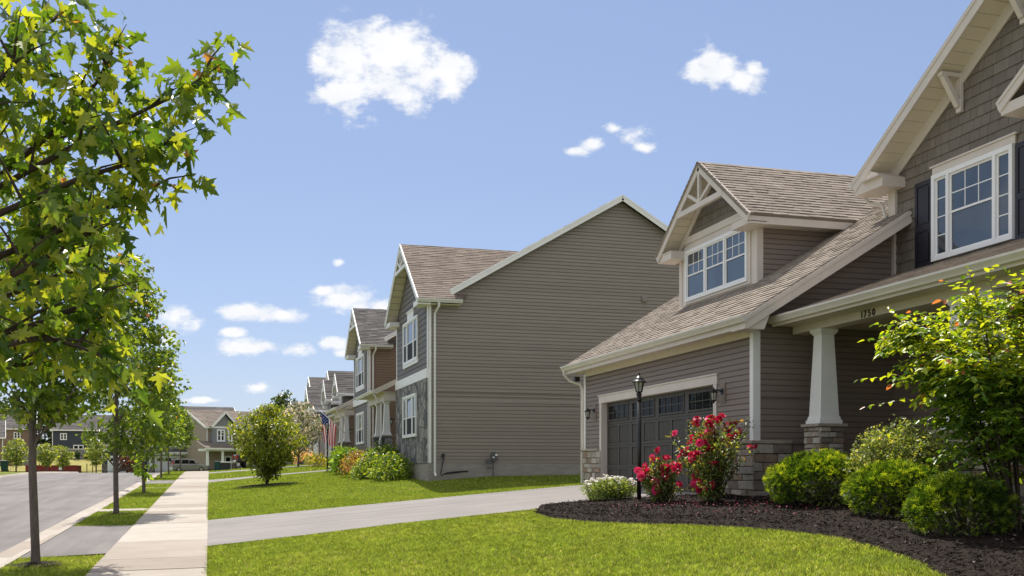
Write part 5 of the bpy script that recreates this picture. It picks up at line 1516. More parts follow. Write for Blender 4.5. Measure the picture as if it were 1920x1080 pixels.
# daisies
db = (7.55, 19.0, bedz(7.55, 18.9, .3))
r = empty('daisy_clump', db, local=True); tag(r, 'low clump of white daisies between the lamp post and the driveway edge', 'flowers')
mb = MB(); rg = random.Random(12); heads = []
n = 420; dx = NR.normal(0, .28, n); dy = NR.normal(0, .24, n)
k = (dx / .62) ** 2 + (dy / .5) ** 2 < 1; dx, dy = dx[k], dy[k]; n = len(dx)
hh = (.44 - .15 * ((dx / .62) ** 2 + (dy / .5) ** 2)) * NR.uniform(.8, 1.1, n)
P = []; T = []; 
for x, y, h_ in zip(dx, dy, hh):
    for q in range(16):
        P.append((x * (.7 + .3 * q / 16) + rg.gauss(0, .02), y * (.7 + .3 * q / 16) + rg.gauss(0, .02), h_ * q / 16)); T.append((rg.gauss(0, 1), rg.gauss(0, 1), rg.uniform(.1, .9)))
P = np.array(P); m_ = len(P)
put('foliage', leafmesh('foliage', P, np.array(T), rnd_dir(m_, .6), NR.uniform(.05, .09, m_), cols(m_, [(.15, .21, .06), (.22, .28, .10), (.09, .15, .035), (.30, .34, .16)]), LANCE, MT['leaf']), r)
vs, fs, hc = [], [], []
for j in range(13):
    a = 2 * math.pi * j / 13; ca, sa = math.cos(a), math.sin(a); b = len(vs)
    for u, v in ((-.004, .008), (.004, .008), (.007, .028), (0, .035), (-.007, .028)): vs.append((v * ca - u * sa, v * sa + u * ca, .004 - v * .12)); hc.append((.85, .85, .83))
    fs.append(tuple(range(b, b + 5)))
b = len(vs)
for j in range(8): vs.append((.011 * math.cos(j * math.pi / 4), .011 * math.sin(j * math.pi / 4), .006)); hc.append((.6, .36, .03))
fs.append(tuple(range(b, b + 8)))
hm = npmesh('daisy_head', np.array(vs), np.concatenate([np.array(f) for f in fs]), np.array([len(f) for f in fs]), MT['petal'], np.array(hc))
st = MB()
for k in range(86):
    a = rg.uniform(0, 6.28); q = rg.random() ** .5; x, y = .60 * q * math.cos(a), .5 * q * math.sin(a); z = .48 - .14 * q * q + rg.gauss(0, .025)
    o = bpy.data.objects.new('daisy_head', hm); COL.objects.link(o); o.parent = r; o.location = (x, y, z)
    o.rotation_euler = (rg.gauss(.25, .3), rg.gauss(-.25, .3), rg.uniform(0, 6)); s = rg.uniform(.8, 1.25); o.scale = (s, s, s)
    st.tube([(x * .8, y * .8, 0), (x, y, z)], .003, 4, False)
st.build('stems', MT['leafstem'] if 'leafstem' in MT else M('green stem', (.08, .13, .03), .6, .1), r)

# ------------------------------------------------------------------ shrubs further along
GREEN = [(.045, .095, .014), (.075, .15, .02), (.12, .205, .03), (.18, .26, .045)]
b = (2.22, 42.6, H(2.22, 42.6))
tree('bush_tree', 'rounded multi-stemmed green bush standing alone on the lawn by the sidewalk', 'bush', b, b[2] + .35, b[2] + 3.3, 1.5, 300, 30, .34, .12, 14, kind='vase', trad=.06, pal=[(.06, .105, .016), (.11, .16, .024), (.18, .22, .035), (.26, .29, .05)], tpl=OVATE, mat='leaf', nl=70, bark='bark_dark')
mb = MB(); 
ring = [(b[0] + 1.2 * math.cos(a) * (1 + .1 * math.sin(3 * a)), b[1] - .1 + 1.3 * math.sin(a)) for a in [k * math.pi / 9 for k in range(18)]]
mb.add([(x, y, H(x, y) + .03) for x, y in ring] + [(b[0], b[1], b[2] + .07)], [(i, (i + 1) % 18, 18) for i in range(18)])
o = mb.build('mulch_ring', MT['mulch']); tag(o, kind='structure')
for x, y in ((-2.47, 16.6), (-2.29, 28.25), (-2.32, 40.5)):
    mb = MB(); ring = [(x + .33 * math.cos(a) * (1.2 + .25 * math.sin(3 * a + x)) + .05, y + .42 * math.sin(a)) for a in [k * math.pi / 9 for k in range(18)]]
    mb.add([(p, q, H(p, q) + .028) for p, q in ring] + [(x, y, H(x, y) + .06)], [(i, (i + 1) % 18, 18) for i in range(18)])
    o = mb.build('mulch_ring', MT['mulch']); tag(o, kind='structure')
HY_ = [(.06, .12, .02), (.10, .175, .03), (.16, .23, .05), (.22, .28, .08)]
shrub('hydrangea_shrub', 'leafy light green shrub at the corner of the grey stone front', 'shrub', (6.45, 38.3, H(6.4, 38.3)), (.75, 1.3, .9), 'leaf', .13, 130, 16, .26, OVATE, HY_, 41, stems=20)
shrub('hydrangea_shrub', 'taller green shrub behind the orange-pink shrub, before the porch pier', 'shrub', (6.55, 40.9, H(6.5, 40.9)), (.7, 1.0, 1.3), 'leaf', .13, 120, 16, .26, OVATE, HY_, 42, stems=20)
shrub('spirea_shrub', 'orange-pink spirea shrub in the bed beyond the blank-walled house', 'shrub', (6.1, 43.6, H(6.1, 43.6)), (.8, 1.35, 1.05), 'leaf', .10, 150, 20, .24, OVATE, [(.27, .15, .09), (.30, .18, .12), (.20, .19, .05), (.29, .13, .11), (.11, .15, .035)], 43, stems=20)
shrub('low_shrub', 'low lime-green shrub at the foot of the orange-pink shrub', 'shrub', (5.75, 41.1, H(5.75, 41.1)), (.45, .9, .55), 'leaf', .10, 70, 16, .2, OVATE, HY_, 44, stems=10)
shrub('daylily_clump', 'strappy bright green clump next to the far black lamp post', 'plant', (6.15, 48.0, H(6.1, 48)), (.6, 1.4, 1.15), 'leaf', .34, 90, 14, .25, LANCE, [(.10, .19, .025), (.15, .25, .035), (.07, .13, .02)], 45, stems=10)
shrub('round_shrub', 'dark green rounded shrub behind the far black lamp post', 'shrub', (6.3, 52.2, H(6.3, 52)), (.6, 1.1, 1.2), 'leaf', .12, 80, 14, .25, OVATE, GREEN, 46, stems=10)
shrub('pink_flowering_shrub', 'pale pink flowering shrub below the white flowering tree', 'shrub', (6.3, 74.5, H(6.3, 74)), (.7, 2.0, 1.15), 'leaf', .16, 70, 12, .3, OVATE, [(.5, .3, .3), (.55, .38, .38), (.12, .17, .05)], 47, stems=8)
shrub('yellow_shrub', 'yellow-green low shrub left of the far black lamp post', 'shrub', (6.3, 64.0, H(6.3, 64)), (.6, 1.6, .75), 'leaf', .15, 60, 12, .25, OVATE, [(.22, .22, .05), (.28, .24, .08), (.14, .17, .04)], 48, stems=8)
tree('dogwood_tree', 'dogwood covered in cream blossom behind the rounded green bush', 'tree', (5.6, 69, H(5.6, 69)), 3.0, 6.25, 1.75, 120, 22, .5, .2, 51, kind='ball', trad=.07, pal=[(.72, .68, .55), (.62, .60, .46), (.10, .16, .04), (.14, .2, .06)], w=[.36, .26, .2, .18], tpl=OVATE, mat='petal', nl=26)
# ------------------------------------------------------------------ lamp posts
def lamp_post(label, x, y, z, h=2.42):
    r = empty('lamp_post', (x, y, z)); tag(r, label, 'lamp post', 'black post lamps in the front yards')
    mb = MB()
    hp = h - .42
    mb.tube([(x, y, z - .1), (x, y, z + hp - .1)], [.041, .041], 16)
    mb.lathe((x, y, z), [(.047, hp - .14), (.05, hp - .1), (.035, hp - .06), (.045, hp - .03), (.062, hp), (.03, hp + .02)], 14)
    mb.build('pole', MT['black'], r, True)
    q = V3((x, y, z + hp + .02))
    mb, g = MB(), MB()
    mb.lathe(q, [(.03, 0), (.062, .012), (.066, .025)], 12)
    for k in range(6):
        a = 2 * math.pi * k / 6; d = V3((math.cos(a), math.sin(a), 0))
        mb.beam(q + d * .062 + Z3 * .02, q + d * .098 + Z3 * .20, .012, .012, d)
    g.lathe(q, [(.055, .022), (.092, .20)], 6)
    g.build('lamp_glass', MT['lampglass'], r)
    mb.lathe(q, [(.135, .198), (.14, .205), (.135, .215), (.085, .262), (.088, .272), (.075, .285), (.045, .31), (.02, .325), (.012, .345), (.017, .36), (.004, .385)], 14)
    mb.build('lantern', MT['black'], r)
    b_ = MB(); b_.lathe(q, [(.012, .03), (.02, .05), (.03, .11), (.02, .15), (.004, .17)], 8); b_.build('bulb', MT['white'], r, True)
    return r
lamp_post('black post lamp among the red roses in front of the garage door', 7.82, 18.24, bedz(7.82, 18.24))
lamp_post('black post lamp on the far lawn in front of the flag', 5.75, 53.2, H(5.75, 53.2), 2.55)

# ------------------------------------------------------------------ flag on the porch column
r = empty('flag', (6.55, 54.2, 3.6), local=False); tag(r, 'striped national flag hanging from an angled white pole on a porch column', 'flag')
p0, p1 = V3((6.78, 54.05, 3.55)), V3((5.42, 54.0, 4.78))
mb = MB(); mb.tube([p0, p1], [.016, .014], 8); mb.lathe(p1, [(.02, -.01), (.03, .02), (.02, .045), (.004, .06)], 8); mb.build('pole', MT['white'], r, True)
d = (p1 - p0).normalized(); ln = (p1 - p0).length
NU, NV = 26, 40
HO, FL = 1.15, 1.5
def cloth(u, v):
    """u along the pole (0 = tip side), v down the fly"""
    q = p1 - d * (.06 + u * HO)
    f = 1 - .42 * v ** .8
    mid = p1 - d * (.06 + .42 * HO)
    w_ = .075 * v ** .6 * math.sin(u * 15 + v * 2.0) + .03 * math.sin(u * 31 + 1)* v
    x = mid.x + (q.x - mid.x) * f + .10 * v; z = q.z * (1 - .55 * v) + (mid.z) * .55 * v - v * FL * .97
    return V3((x, q.y + w_, z))
vs = [cloth(i / NU, j / NV) for j in range(NV + 1) for i in range(NU + 1)]
cc = []; fi = []; 
V_, F_l, C_ = [], [], []
for j in range(NV):
    for i in range(NU):
        u, v = (i + .5) / NU, (j + .5) / NV
        st = int(u * 13)
        c = (.45, .02, .035) if st % 2 == 0 else (.82, .80, .78)
        if u < 7 / 13 and v < .4:
            c = (.025, .04, .16)
            gi, gj = i % 3, j % 4
            if gi == 1 and gj == 1: c = (.8, .8, .8)
        b = len(V_)
        V_ += [tuple(vs[j * (NU + 1) + i] - V3((6.55, 54.2, 3.6))), tuple(vs[j * (NU + 1) + i + 1] - V3((6.55, 54.2, 3.6))), tuple(vs[(j + 1) * (NU + 1) + i + 1] - V3((6.55, 54.2, 3.6))), tuple(vs[(j + 1) * (NU + 1) + i] - V3((6.55, 54.2, 3.6)))]
        C_ += [c] * 4
n = len(V_)
MT['cloth'] = leafmat('flag cloth', .18, .9, .05, (1.0, 1.0, 1.0))
put('cloth', npmesh('cloth', np.array(V_), np.arange(n), np.full(n // 4, 4), MT['cloth'], np.array(C_)), r)

# ------------------------------------------------------------------ utility cabinet and bins
def cabinet(x, y, z):
    r = empty('utility_box', (x, y, z)); tag(r, 'dark green and grey utility box standing at the end of the sidewalk', 'utility box')
    mb = MB(); mb.box(x - .1, x + .32, y - .35, y + .35, z - .3, z + .70); mb.build('cabinet', M('dark green cabinet paint', (.012, .055, .05), .45, .1), r, bevel=.02)
    mb = MB(); mb.box(x + .321, x + 1.0, y - .33, y + .33, z - .3, z + .60); mb.build('cabinet', M('dark grey cabinet paint', (.035, .037, .042), .5, .1), r, bevel=.02)
    mb = MB(); mb.box(x + .30, x + 1.03, y - .36, y + .36, z + .601, z + .66); mb.build('lid', MT['gutter_white'], r, bevel=.01)
cabinet(.45, 76, H(.5, 76))
bx_, by_ = -20.2, 117.3
bz_ = 1.42
r = empty('wheeled_bin', (bx_, by_, bz_)); tag(r, 'dark green wheeled bin by the far kerb at the left edge', 'bin')
mb = MB(); mb.frustum((bx_, by_), .55, .72, bz_ + .05, bz_ + 1.05); mb.build('body', M('green plastic', (.01, .05, .035), .5, .1), r, bevel=.03)
mb = MB(); mb.box(bx_ - .4, bx_ + .4, by_ - .42, by_ + .4, bz_ + 1.051, bz_ + 1.16); mb.build('lid', MT['siding_f'], r, bevel=.03)
for s in (-.3, .3):
    mb = MB(); mb.tube([(bx_ + s - .04, by_ + .28, bz_ + .13), (bx_ + s + .04, by_ + .28, bz_ + .13)], [.13, .13], 12); mb.build('wheel', MT['black'], r)

gx, gy = -3.18, 45.6; gz = float(np.interp(gy, ZY, ZV)) - .045 - .098
r = empty('storm_drain', (gx, gy, gz)); tag(r, 'dark slotted storm drain grate in the kerb gutter beyond the second verge tree', 'drain')
mb = MB(); mb.box(gx - .26, gx + .26, gy - .5, gy + .5, gz + .004, gz + .012); mb.build('frame', MT['siding_f'], r)
mb = MB()
for k in range(9): mb.box(gx - .2, gx + .2, gy - .44 + k * .1, gy - .39 + k * .1, gz + .0125, gz + .016)
mb.build('slots', MT['black'], r)

# ------------------------------------------------------------------ vehicles (local axes: x forward)
MT['carpaint'] = M('silver grey car paint', (.17, .16, .155), .28, .03, 2, spec=.6, coat=.6)
MT['truckpaint'] = M('black truck paint', (.012, .012, .016), .25, .05, 2, spec=.6, coat=.6)
MT['taillight'] = M('red tail light', (.5, .015, .02), .25, .1, 8, spec=.6)
MT['tyre'] = M('tyre rubber', (.015, .015, .015), .8, .1, 8)
MT['rim'] = M('alloy rim', (.45, .45, .46), .3, .05, 8, metal=.7)
def loft(mb, secs):
    """closed body from cross sections [(x, [(y, z)...])]"""
    n = len(secs[0][1]); b = len(mb.v)
    for x, pr in secs:
        for y, z in pr: mb.v.append((x, y, z))
    for i in range(len(secs) - 1):
        for j in range(n): mb.f.append((b + i * n + j, b + i * n + (j + 1) % n, b + (i + 1) * n + (j + 1) % n, b + (i + 1) * n + j))
    mb.f.append(tuple(b + j for j in range(n - 1, -1, -1))); mb.f.append(tuple(b + (len(secs) - 1) * n + j for j in range(n)))
def sec(x, w, z0, z1, t_=.12):
    w /= 2; return (x, [(-w + .05, z0), (w - .05, z0), (w, z0 + .12), (w, z1 - t_), (w - t_ * .6, z1), (-w + t_ * .6, z1), (-w, z1 - t_), (-w, z0 + .12)])
def wheel(parent, x, y, rr, wd=.22):
    mb = MB(); mb.tube([(x, y - wd / 2, rr), (x, y - wd / 2 + .03, rr), (x, y + wd / 2 - .03, rr), (x, y + wd / 2, rr)], [rr - .04, rr, rr, rr - .04], 20)
    w_ = mb.build('wheel', MT['tyre'], parent)
    mb = MB(); s = 1 if y > 0 else -1
    mb.tube([(x, y + s * (wd / 2 - .02), rr), (x, y + s * (wd / 2 + .012), rr)], [rr * .62, rr * .55], 16); mb.build('rim', MT['rim'], w_)
def boxcar(loc, rz):
    r = empty('parked_car', loc, rz, local=True); tag(r, 'silver grey boxy car parked beyond the end of the sidewalk', 'car')
    mb = MB(); loft(mb, [sec(-2.05, 1.5, .38, .82), sec(-1.98, 1.68, .26, .98), sec(-1.2, 1.76, .2, 1.02), sec(.9, 1.76, .2, 1.0), sec(1.45, 1.74, .2, .97), sec(1.95, 1.6, .26, .84), sec(2.08, 1.3, .4, .7)])
    loft(mb, [sec(-1.98, 1.52, .96, 1.2, .05), sec(-1.86, 1.5, .96, 1.55, .1), sec(-1.2, 1.5, .97, 1.63, .1), sec(.1, 1.48, .97, 1.61, .1), sec(.55, 1.44, .96, 1.5, .1), sec(1.12, 1.3, .94, 1.0, .03)])
    mb.build('body', MT['carpaint'], r, bevel=.03)
    for s in (-1, 1):
        for x0, x1, z1 in ((-1.75, -1.0, 1.46), (-.93, -.15, 1.48), (-.08, .62, 1.42)):
            g = MB(); y = s * .755
            g.hexa([(x0, y, 1.04), (x1, y, 1.04), (x1, y - s * .02, 1.04), (x0, y - s * .02, 1.04), (x0 + .04, y + s * .002, z1), (x1 - (.16 if x1 > .5 else .03), y + s * .002, z1), (x1 - .16, y - s * .05, z1), (x0 + .04, y - s * .05, z1)])
            g.build('side_window', MT['glass_dark'], r)
        t_ = MB(); t_.box(-2.02, -1.9, s * .66, s * .80, .9, 1.32) if s > 0 else t_.box(-2.02, -1.9, -.80, -.66, .9, 1.32); t_.build('tail_light', MT['taillight'], r)
        hl = MB(); hl.box(1.86, 2.0, min(s * .5, s * .74), max(s * .5, s * .74), .66, .8); hl.build('headlight', MT['lampglass'], r)
        mr = MB(); mr.box(.62, .78, min(s * .8, s * .98), max(s * .8, s * .98), 1.02, 1.16); mr.build('mirror', MT['carpaint'], r, bevel=.03)
    g = MB(); g.box(-2.0, -1.93, -.6, .6, 1.08, 1.46); g.build('rear_window', MT['glass_dark'], r)
    bp = MB(); bp.box(-2.14, -1.9, -.8, .8, .34, .56); bp.build('bumper', MT['gutter_white'], r, bevel=.05)
    for x in (-1.28, 1.3):
        for y in (-.78, .78): wheel(r, x, y, .32)
boxcar((-2.35, 131, 1.33), math.radians(12))
def pickup(loc, rz):
    r = empty('pickup_truck', loc, rz, local=True); tag(r, 'black pickup truck with red tail light showing beside the rounded green bush', 'pickup truck')
    mb = MB(); loft(mb, [sec(-2.8, 1.85, .55, 1.18, .06), sec(-2.7, 1.95, .5, 1.25, .06), sec(-.6, 1.98, .5, 1.25, .06), sec(1.4, 1.98, .5, 1.22, .08), sec(2.6, 1.9, .55, 1.12, .12), sec(2.85, 1.7, .6, 1.0, .12)])
    loft(mb, [sec(-.75, 1.75, 1.2, 1.45, .05), sec(-.55, 1.7, 1.2, 1.88, .12), sec(.7, 1.68, 1.2, 1.88, .12), sec(1.5, 1.6, 1.18, 1.24, .03)])
    mb.build('body', MT['truckpaint'], r, bevel=.03)
    for s in (-1, 1):
        t_ = MB(); t_.box(-2.84, -2.7, min(s * .80, s * 1.0), max(s * .80, s * 1.0), .85, 1.22); t_.build('tail_light', MT['taillight'], r)
        g = MB(); g.box(-.45, .75, min(s * .845, s * .87), max(s * .845, s * .87), 1.3, 1.72); g.build('side_window', MT['glass_dark'], r)
    g = MB(); g.box(-.72, -.6, -.65, .65, 1.32, 1.7); g.build('rear_window', MT['glass_dark'], r)
    b_ = MB(); b_.box(-3.02, -2.82, -.92, .92, .5, .70); b_.build('bumper', MT['rim'], r, bevel=.03)
    for x in (-1.75, 1.9):
        for y in (-.85, .85): wheel(r, x, y, .40, .26)
pickup((5.0, 97.5, H(5, 97) - .12), math.radians(8))

# ------------------------------------------------------------------ houses that close the street
def end_house(name_label, loc, rz, w, dpt, hw, roofm, sid, gh, feats, group='houses closing the end of the street'):
    """local axes: front faces -Y, x to the right"""
    r = empty('house', loc, rz, local=True); tag(r, name_label, 'house', group)
    fr = Fr((0, 0, 0), (1, 0, 0), (0, -1, 0))
    mb = MB()
    mb.box(0, w, .02, dpt, -1.5, hw)
    mb.lap(fr, [(0, 0), (w, 0), (w, hw), (0, hw)], .24, .03, 0)
    mb.lap(Fr((0, dpt, 0), (0, -1, 0), (-1, 0, 0)), [(0, 0), (dpt, 0), (dpt, hw), (dpt / 2, hw + gh - .3), (0, hw)], .24, .03, 0)
    mb.prism([(.01, 0, hw), (.01, dpt, hw), (.01, dpt / 2, hw + gh - .2)], (w - .02, 0, 0))
    mb.build('wall', MT[sid], r)
    L = math.hypot(dpt / 2 + .4, gh)
    mb = MB(); s = gh / (dpt / 2 + .4)
    mb.shingles((-.4, -.4, hw - .1), (1, 0, 0), (0, 1, s), [(0, 0), (w + .8, 0), (w + .8, L), (0, L)], exp=.3, tab=(.8, 1.8), th=.025)
    mb.shingles((-.4, dpt + .4, hw - .1), (1, 0, 0), (0, -1, s), [(0, 0), (w + .8, 0), (w + .8, L), (0, L)], exp=.3, tab=(.8, 1.8), th=.025)
    mb.build('main_roof', MT[roofm], r)
    t_ = MB(); t_.box(-.42, w + .42, -.44, -.40, hw - .32, hw - .08)
    for sx in (-.42, w + .40):
        t_.beam((sx, -.4, hw - .2), (sx, dpt / 2, hw + gh - .2), .04, .26, (1, 0, 0)); t_.beam((sx, dpt + .4, hw - .2), (sx, dpt / 2, hw + gh - .2), .04, .26, (1, 0, 0))
    for x in (-.02, w - .13): t_.box(x, x + .15, -.045, .0, 0, hw - .3)
    t_.build('trim', MT['white'], r)
    for ft in feats:
        k = ft[0]
        if k == 'gable':                                 # x0, x1, projection, eave, height, z of the wall's foot
            _, x0, x1, pr, ze, gh2, zf = ft
            xc = (x0 + x1) / 2; hwid = (x1 - x0) / 2 + .35; s2 = gh2 / hwid
            fg = Fr((0, -pr, 0), (1, 0, 0), (0, -1, 0))
            a = MB(); a.lap(fg, [(x0, zf), (x1, zf), (x1, ze), (xc, ze + gh2 - .4), (x0, ze)], .24, .03, zf)
            a.prism([(x0, -pr + .02, zf), (x1, -pr + .02, zf), (x1, -pr + .02, ze), (xc, -pr + .02, ze + gh2 - .3), (x0, -pr + .02, ze)], (0, dpt * .5 + pr, 0)); a.build('gable_wall', MT['siding_e' if sid == 'siding_d' else sid], r)
            a = MB(); l2 = math.hypot(hwid, gh2); dp = dpt * .5 + pr
            a.shingles((x0 - .35, -pr - .4, ze), (0, 1, 0), (1, 0, s2), [(0, 0), (dp, 0), (dp, l2), (0, l2)], exp=.3, tab=(.8, 1.8), th=.025)
            a.shingles((x1 + .35, -pr - .4, ze), (0, 1, 0), (-1, 0, s2), [(0, 0), (dp, 0), (dp, l2), (0, l2)], exp=.3, tab=(.8, 1.8), th=.025); a.build('gable_roof', MT[roofm], r)
            a = MB()
            for sg, xe in ((1, x0 - .37), (-1, x1 + .37)): a.beam((xe, -pr - .42, ze - .1), (xc, -pr - .42, ze + gh2 - .1), .05, .26, (0, 1, 0))
            a.box(x0 - .3, x1 + .3, -pr - .05, -pr - .002, ze - .25, ze); a.build('gable_trim', MT['white'], r)
        elif k == 'win':
            _, x0, x1, z0, z1, y, nc = ft
            window(r, Fr((0, y, 0), (1, 0, 0), (0, -1, 0)), x0, x1, z0, z1, [dict(w=1, split=.5)] * nc, n=.035, proud=.08, fw=.13, glass='glass_dark')
        elif k == 'garage':
            _, x0, x1, z1, y = ft
            fd = Fr((0, y, 0), (1, 0, 0), (0, -1, 0))
            a = MB(); a.frbox(fd, x0, x1, 0, z1, .04, .08)
            nn_ = max(2, round((x1 - x0) / .9)); ww = (x1 - x0) / nn_
            for rr in range(3):
                for q in range(nn_): a.frbox(fd, x0 + q * ww + .08, x0 + (q + 1) * ww - .08, .1 + rr * z1 * .245, .1 + rr * z1 * .245 + z1 * .2, .08, .105)
            dd = a.build('garage_door', MT['door_white'], r)
            a = MB()
            for q in range(nn_): a.frbox(fd, x0 + q * ww + .1, x0 + (q + 1) * ww - .1, z1 * .78, z1 * .94, .08, .10)
            a.build('pane', MT['glass_dark'], dd)
            a = MB(); a.frbox(fd, x0 - .2, x0, 0, z1 + .2, .04, .1); a.frbox(fd, x1, x1 + .2, 0, z1 + .2, .04, .1); a.frbox(fd, x0, x1, z1 + .001, z1 + .2, .04, .1); a.build('door_trim', MT['white'], r)
        elif k == 'stone':
            _, x0, x1, z0, z1, y = ft
            a = MB(); a.box(x0, x1, y - .08, y - .001, z0, z1); a.build('stone_veneer', MT['fieldstone_b'], r)
        elif k == 'porch':
            _, x0, x1, pr, z, colx = ft
            a = MB(); l2 = math.hypot(pr + .4, .9); a.shingles((x0 - .3, -pr - .4, z), (1, 0, 0), (0, pr + .4, .9), [(0, 0), (x1 - x0 + .6, 0), (x1 - x0 + .6, l2), (0, l2)], exp=.3, tab=(.8, 1.8), th=.025); a.build('porch_roof', MT[roofm], r)
            a = MB(); a.box(x0 - .3, x1 + .3, -pr - .44, -pr - .40, z - .22, z - .02); a.box(x0, x1, -pr, -pr + .25, z - .42, z - .1); a.box(x0, x0 + .25, -pr + .26, -.05, z - .42, z - .1); a.build('porch_beam', MT['white'], r)
            for cx_ in colx:
                a = MB(); a.frustum((cx_, -pr + .13), .30, .24, 1.0, z - .42); a.build('column', MT['white'], r)
                a = MB(); a.box(cx_ - .28, cx_ + .28, -pr - .15, -pr + .41, -1, .999); a.build('stone_pier', MT['fieldstone_b'], r)
    return r
end_house('beige house with porch roof and small front gable at the end of the sidewalk', (-.3, 141.7, 1.15), math.radians(26), 14.5, 11, 6.2, 'roof_d', 'siding_d', 2.5,
          [('gable', .5, 3.6, .9, 6.15, 1.95, 3.3), ('win', .95, 2.1, 4.15, 5.75, -.9, 2), ('win', 2.55, 3.15, 4.15, 5.75, -.9, 1), ('win', 4.6, 5.5, 4.15, 5.75, 0, 1), ('win', 6.1, 7.0, 4.15, 5.75, 0, 1), ('win', 9.3, 10.6, 4.15, 5.75, 0, 2),
           ('porch', -1.2, 8.2, 2.2, 3.3, (-.9, 1.2, 3.4)), ('stone', 4.0, 13.8, 0, 3.2, 0), ('garage', 5.0, 9.6, 2.15, -.08), ('win', 2.5, 3.5, .3, 2.3, 0, 1)])
end_house('grey house showing only layered roofs behind the beige house', (-4.5, 166, 1.5), math.radians(10), 9, 11, 7.0, 'roof_c', 'siding_e', 3.2, [])
end_house('grey and cream house with white garage door between the verge maples', (-7.7, 147.5, 1.0), math.radians(6), 4.9, 11, 5.2, 'roof_c', 'siding_e', 2.6,
          [('gable', .3, 4.4, .6, 3.9, 2.1, 2.6), ('win', .9, 1.7, 3.9, 4.8, -.6, 1), ('stone', 0, 4.8, 0, 1.2, 0), ('garage', .9, 3.9, 2.3, -.02), ('porch', -.3, 5.1, .8, 3.0, (.2,))])
end_house('dark slate-blue house with white garage door, left of the grey and cream house', (-13.8, 149.5, 1.0), math.radians(4), 5.9, 11, 3.4, 'roof_c', 'siding_f', 3.2,
          [('garage', .9, 3.4, 2.3, -.02), ('stone', -.02, .7, 0, 1.4, 0), ('stone', 3.7, 4.3, 0, 1.2, 0)])
# houses on the slope across the street, seen between the trunks
end_house('brown house on the hill behind the grey retaining wall', (-46, 236, 4.6), math.radians(8), 11, 10, 5.6, 'roof_c', 'siding_c', 3.2, [('win', 1.5, 2.8, 3.4, 4.8, 0, 2), ('win', 7, 8.3, 3.4, 4.8, 0, 2), ('win', 7, 8.3, .7, 2.2, 0, 2)], 'houses on the hill across the street')
end_house('slate-blue house on the hill, partly hidden by the nearest whole maple', (-31.0, 232, 4.5), math.radians(2), 12, 10, 5.4, 'roof_c', 'siding_f', 3.4, [('win', 1.5, 2.8, 3.2, 4.6, 0, 2), ('win', 8, 9.3, 3.2, 4.6, 0, 2), ('win', 4, 6, .6, 2.2, 0, 2)], 'houses on the hill across the street')
end_house('brick-brown house at the far left edge behind the green wheeled bin', (-42.0, 186, 1.6), math.radians(10), 9.6, 9, 5.4, 'roof_c', 'siding_c', 3.0, [('win', 6.8, 7.8, 2.9, 4.2, 0, 1), ('win', 6.8, 7.8, .7, 2.0, 0, 1), ('stone', 0, 9.5, 0, 1.1, 0)], 'houses on the hill across the street')

# hillside and retaining walls
MT['drygrass'] = M('dry yellow-green grass bank', (.26, .23, .05), .95, .25, .6, bump=.8, bscale=8, var2=.2)
mb = MB(); xs_ = [-70, -55, -45, -36, -28, -20, -14, -8]; prof = [(168, .6), (174, 1.2), (184, 2.2), (195, 3.1), (206, 3.5), (240, 4.6), (320, 6)]
vs = [(x, y + 1.2 * math.sin(x * .3), (z if x < -12 else .9 + (z - .9) * max(0, (-8 - x) / 4)) + .15 * math.sin(x * .7 + y)) for y, z in prof for x in xs_]
nx = len(xs_)
mb.add(vs, [(j * nx + i, j * nx + i + 1, (j + 1) * nx + i + 1, (j + 1) * nx + i) for j in range(len(prof) - 1) for i in range(nx - 1)])
o = mb.build('hillside', MT['drygrass'], None, True); tag(o, kind='structure')
MT['blockwall'] = M('grey block wall', (.25, .24, .24), .9, .1, 2, bump=.4, bscale=8)
def wall(label, x0, x1, y, z0, z1):
    mb = MB(); zc = z0; k = 0
    while zc < z1 - .02:
        h_ = min(.3, z1 - zc); x = x0 + (.45 if k % 2 else 0) - .9
        while x < x1:
            a, b_ = max(x0, x + .02), min(x1, x + .88)
            if b_ > a + .05: mb.box(a, b_, y + R.uniform(-.02, .02), y + .4, zc + .01, zc + h_ - .008)
            x += .9
        zc += h_; k += 1
    mb.box(x0, x1, y + .05, y + .39, z0 - .5, z1 - .02)
    o = mb.build('retaining_wall', MT['blockwall']); tag(o, label, 'wall', 'grey block retaining walls')
    cp = MB(); cp.box(x0 - .05, x1 + .05, y - .06, y + .46, z1, z1 + .12); c_ = cp.build('coping', MT['gutter_white'], o)
wall('long grey retaining wall above the yellow-green grass bank', -36, -18.5, 206, 3.1, 5.3)
wall('lower grey retaining wall behind the stop sign at the far left', -36, -27.5, 183, 1.0, 3.0)
for x, y, lb in ((-22.6, 200.5, 'small dark conical evergreen on the grass bank, nearer the red skip'), (-20.9, 200.5, 'small dark conical evergreen on the grass bank, nearer the slate-blue house')):
    shrub('cone_evergreen', lb, 'shrub', (x, y, 3.3), (.5, .5, 1.4), 'needle', .4, 40, 8, .3, TUFT, [(.02, .045, .012), (.03, .06, .015)], int(-x * 7), group='evergreens on the bank', stems=4)

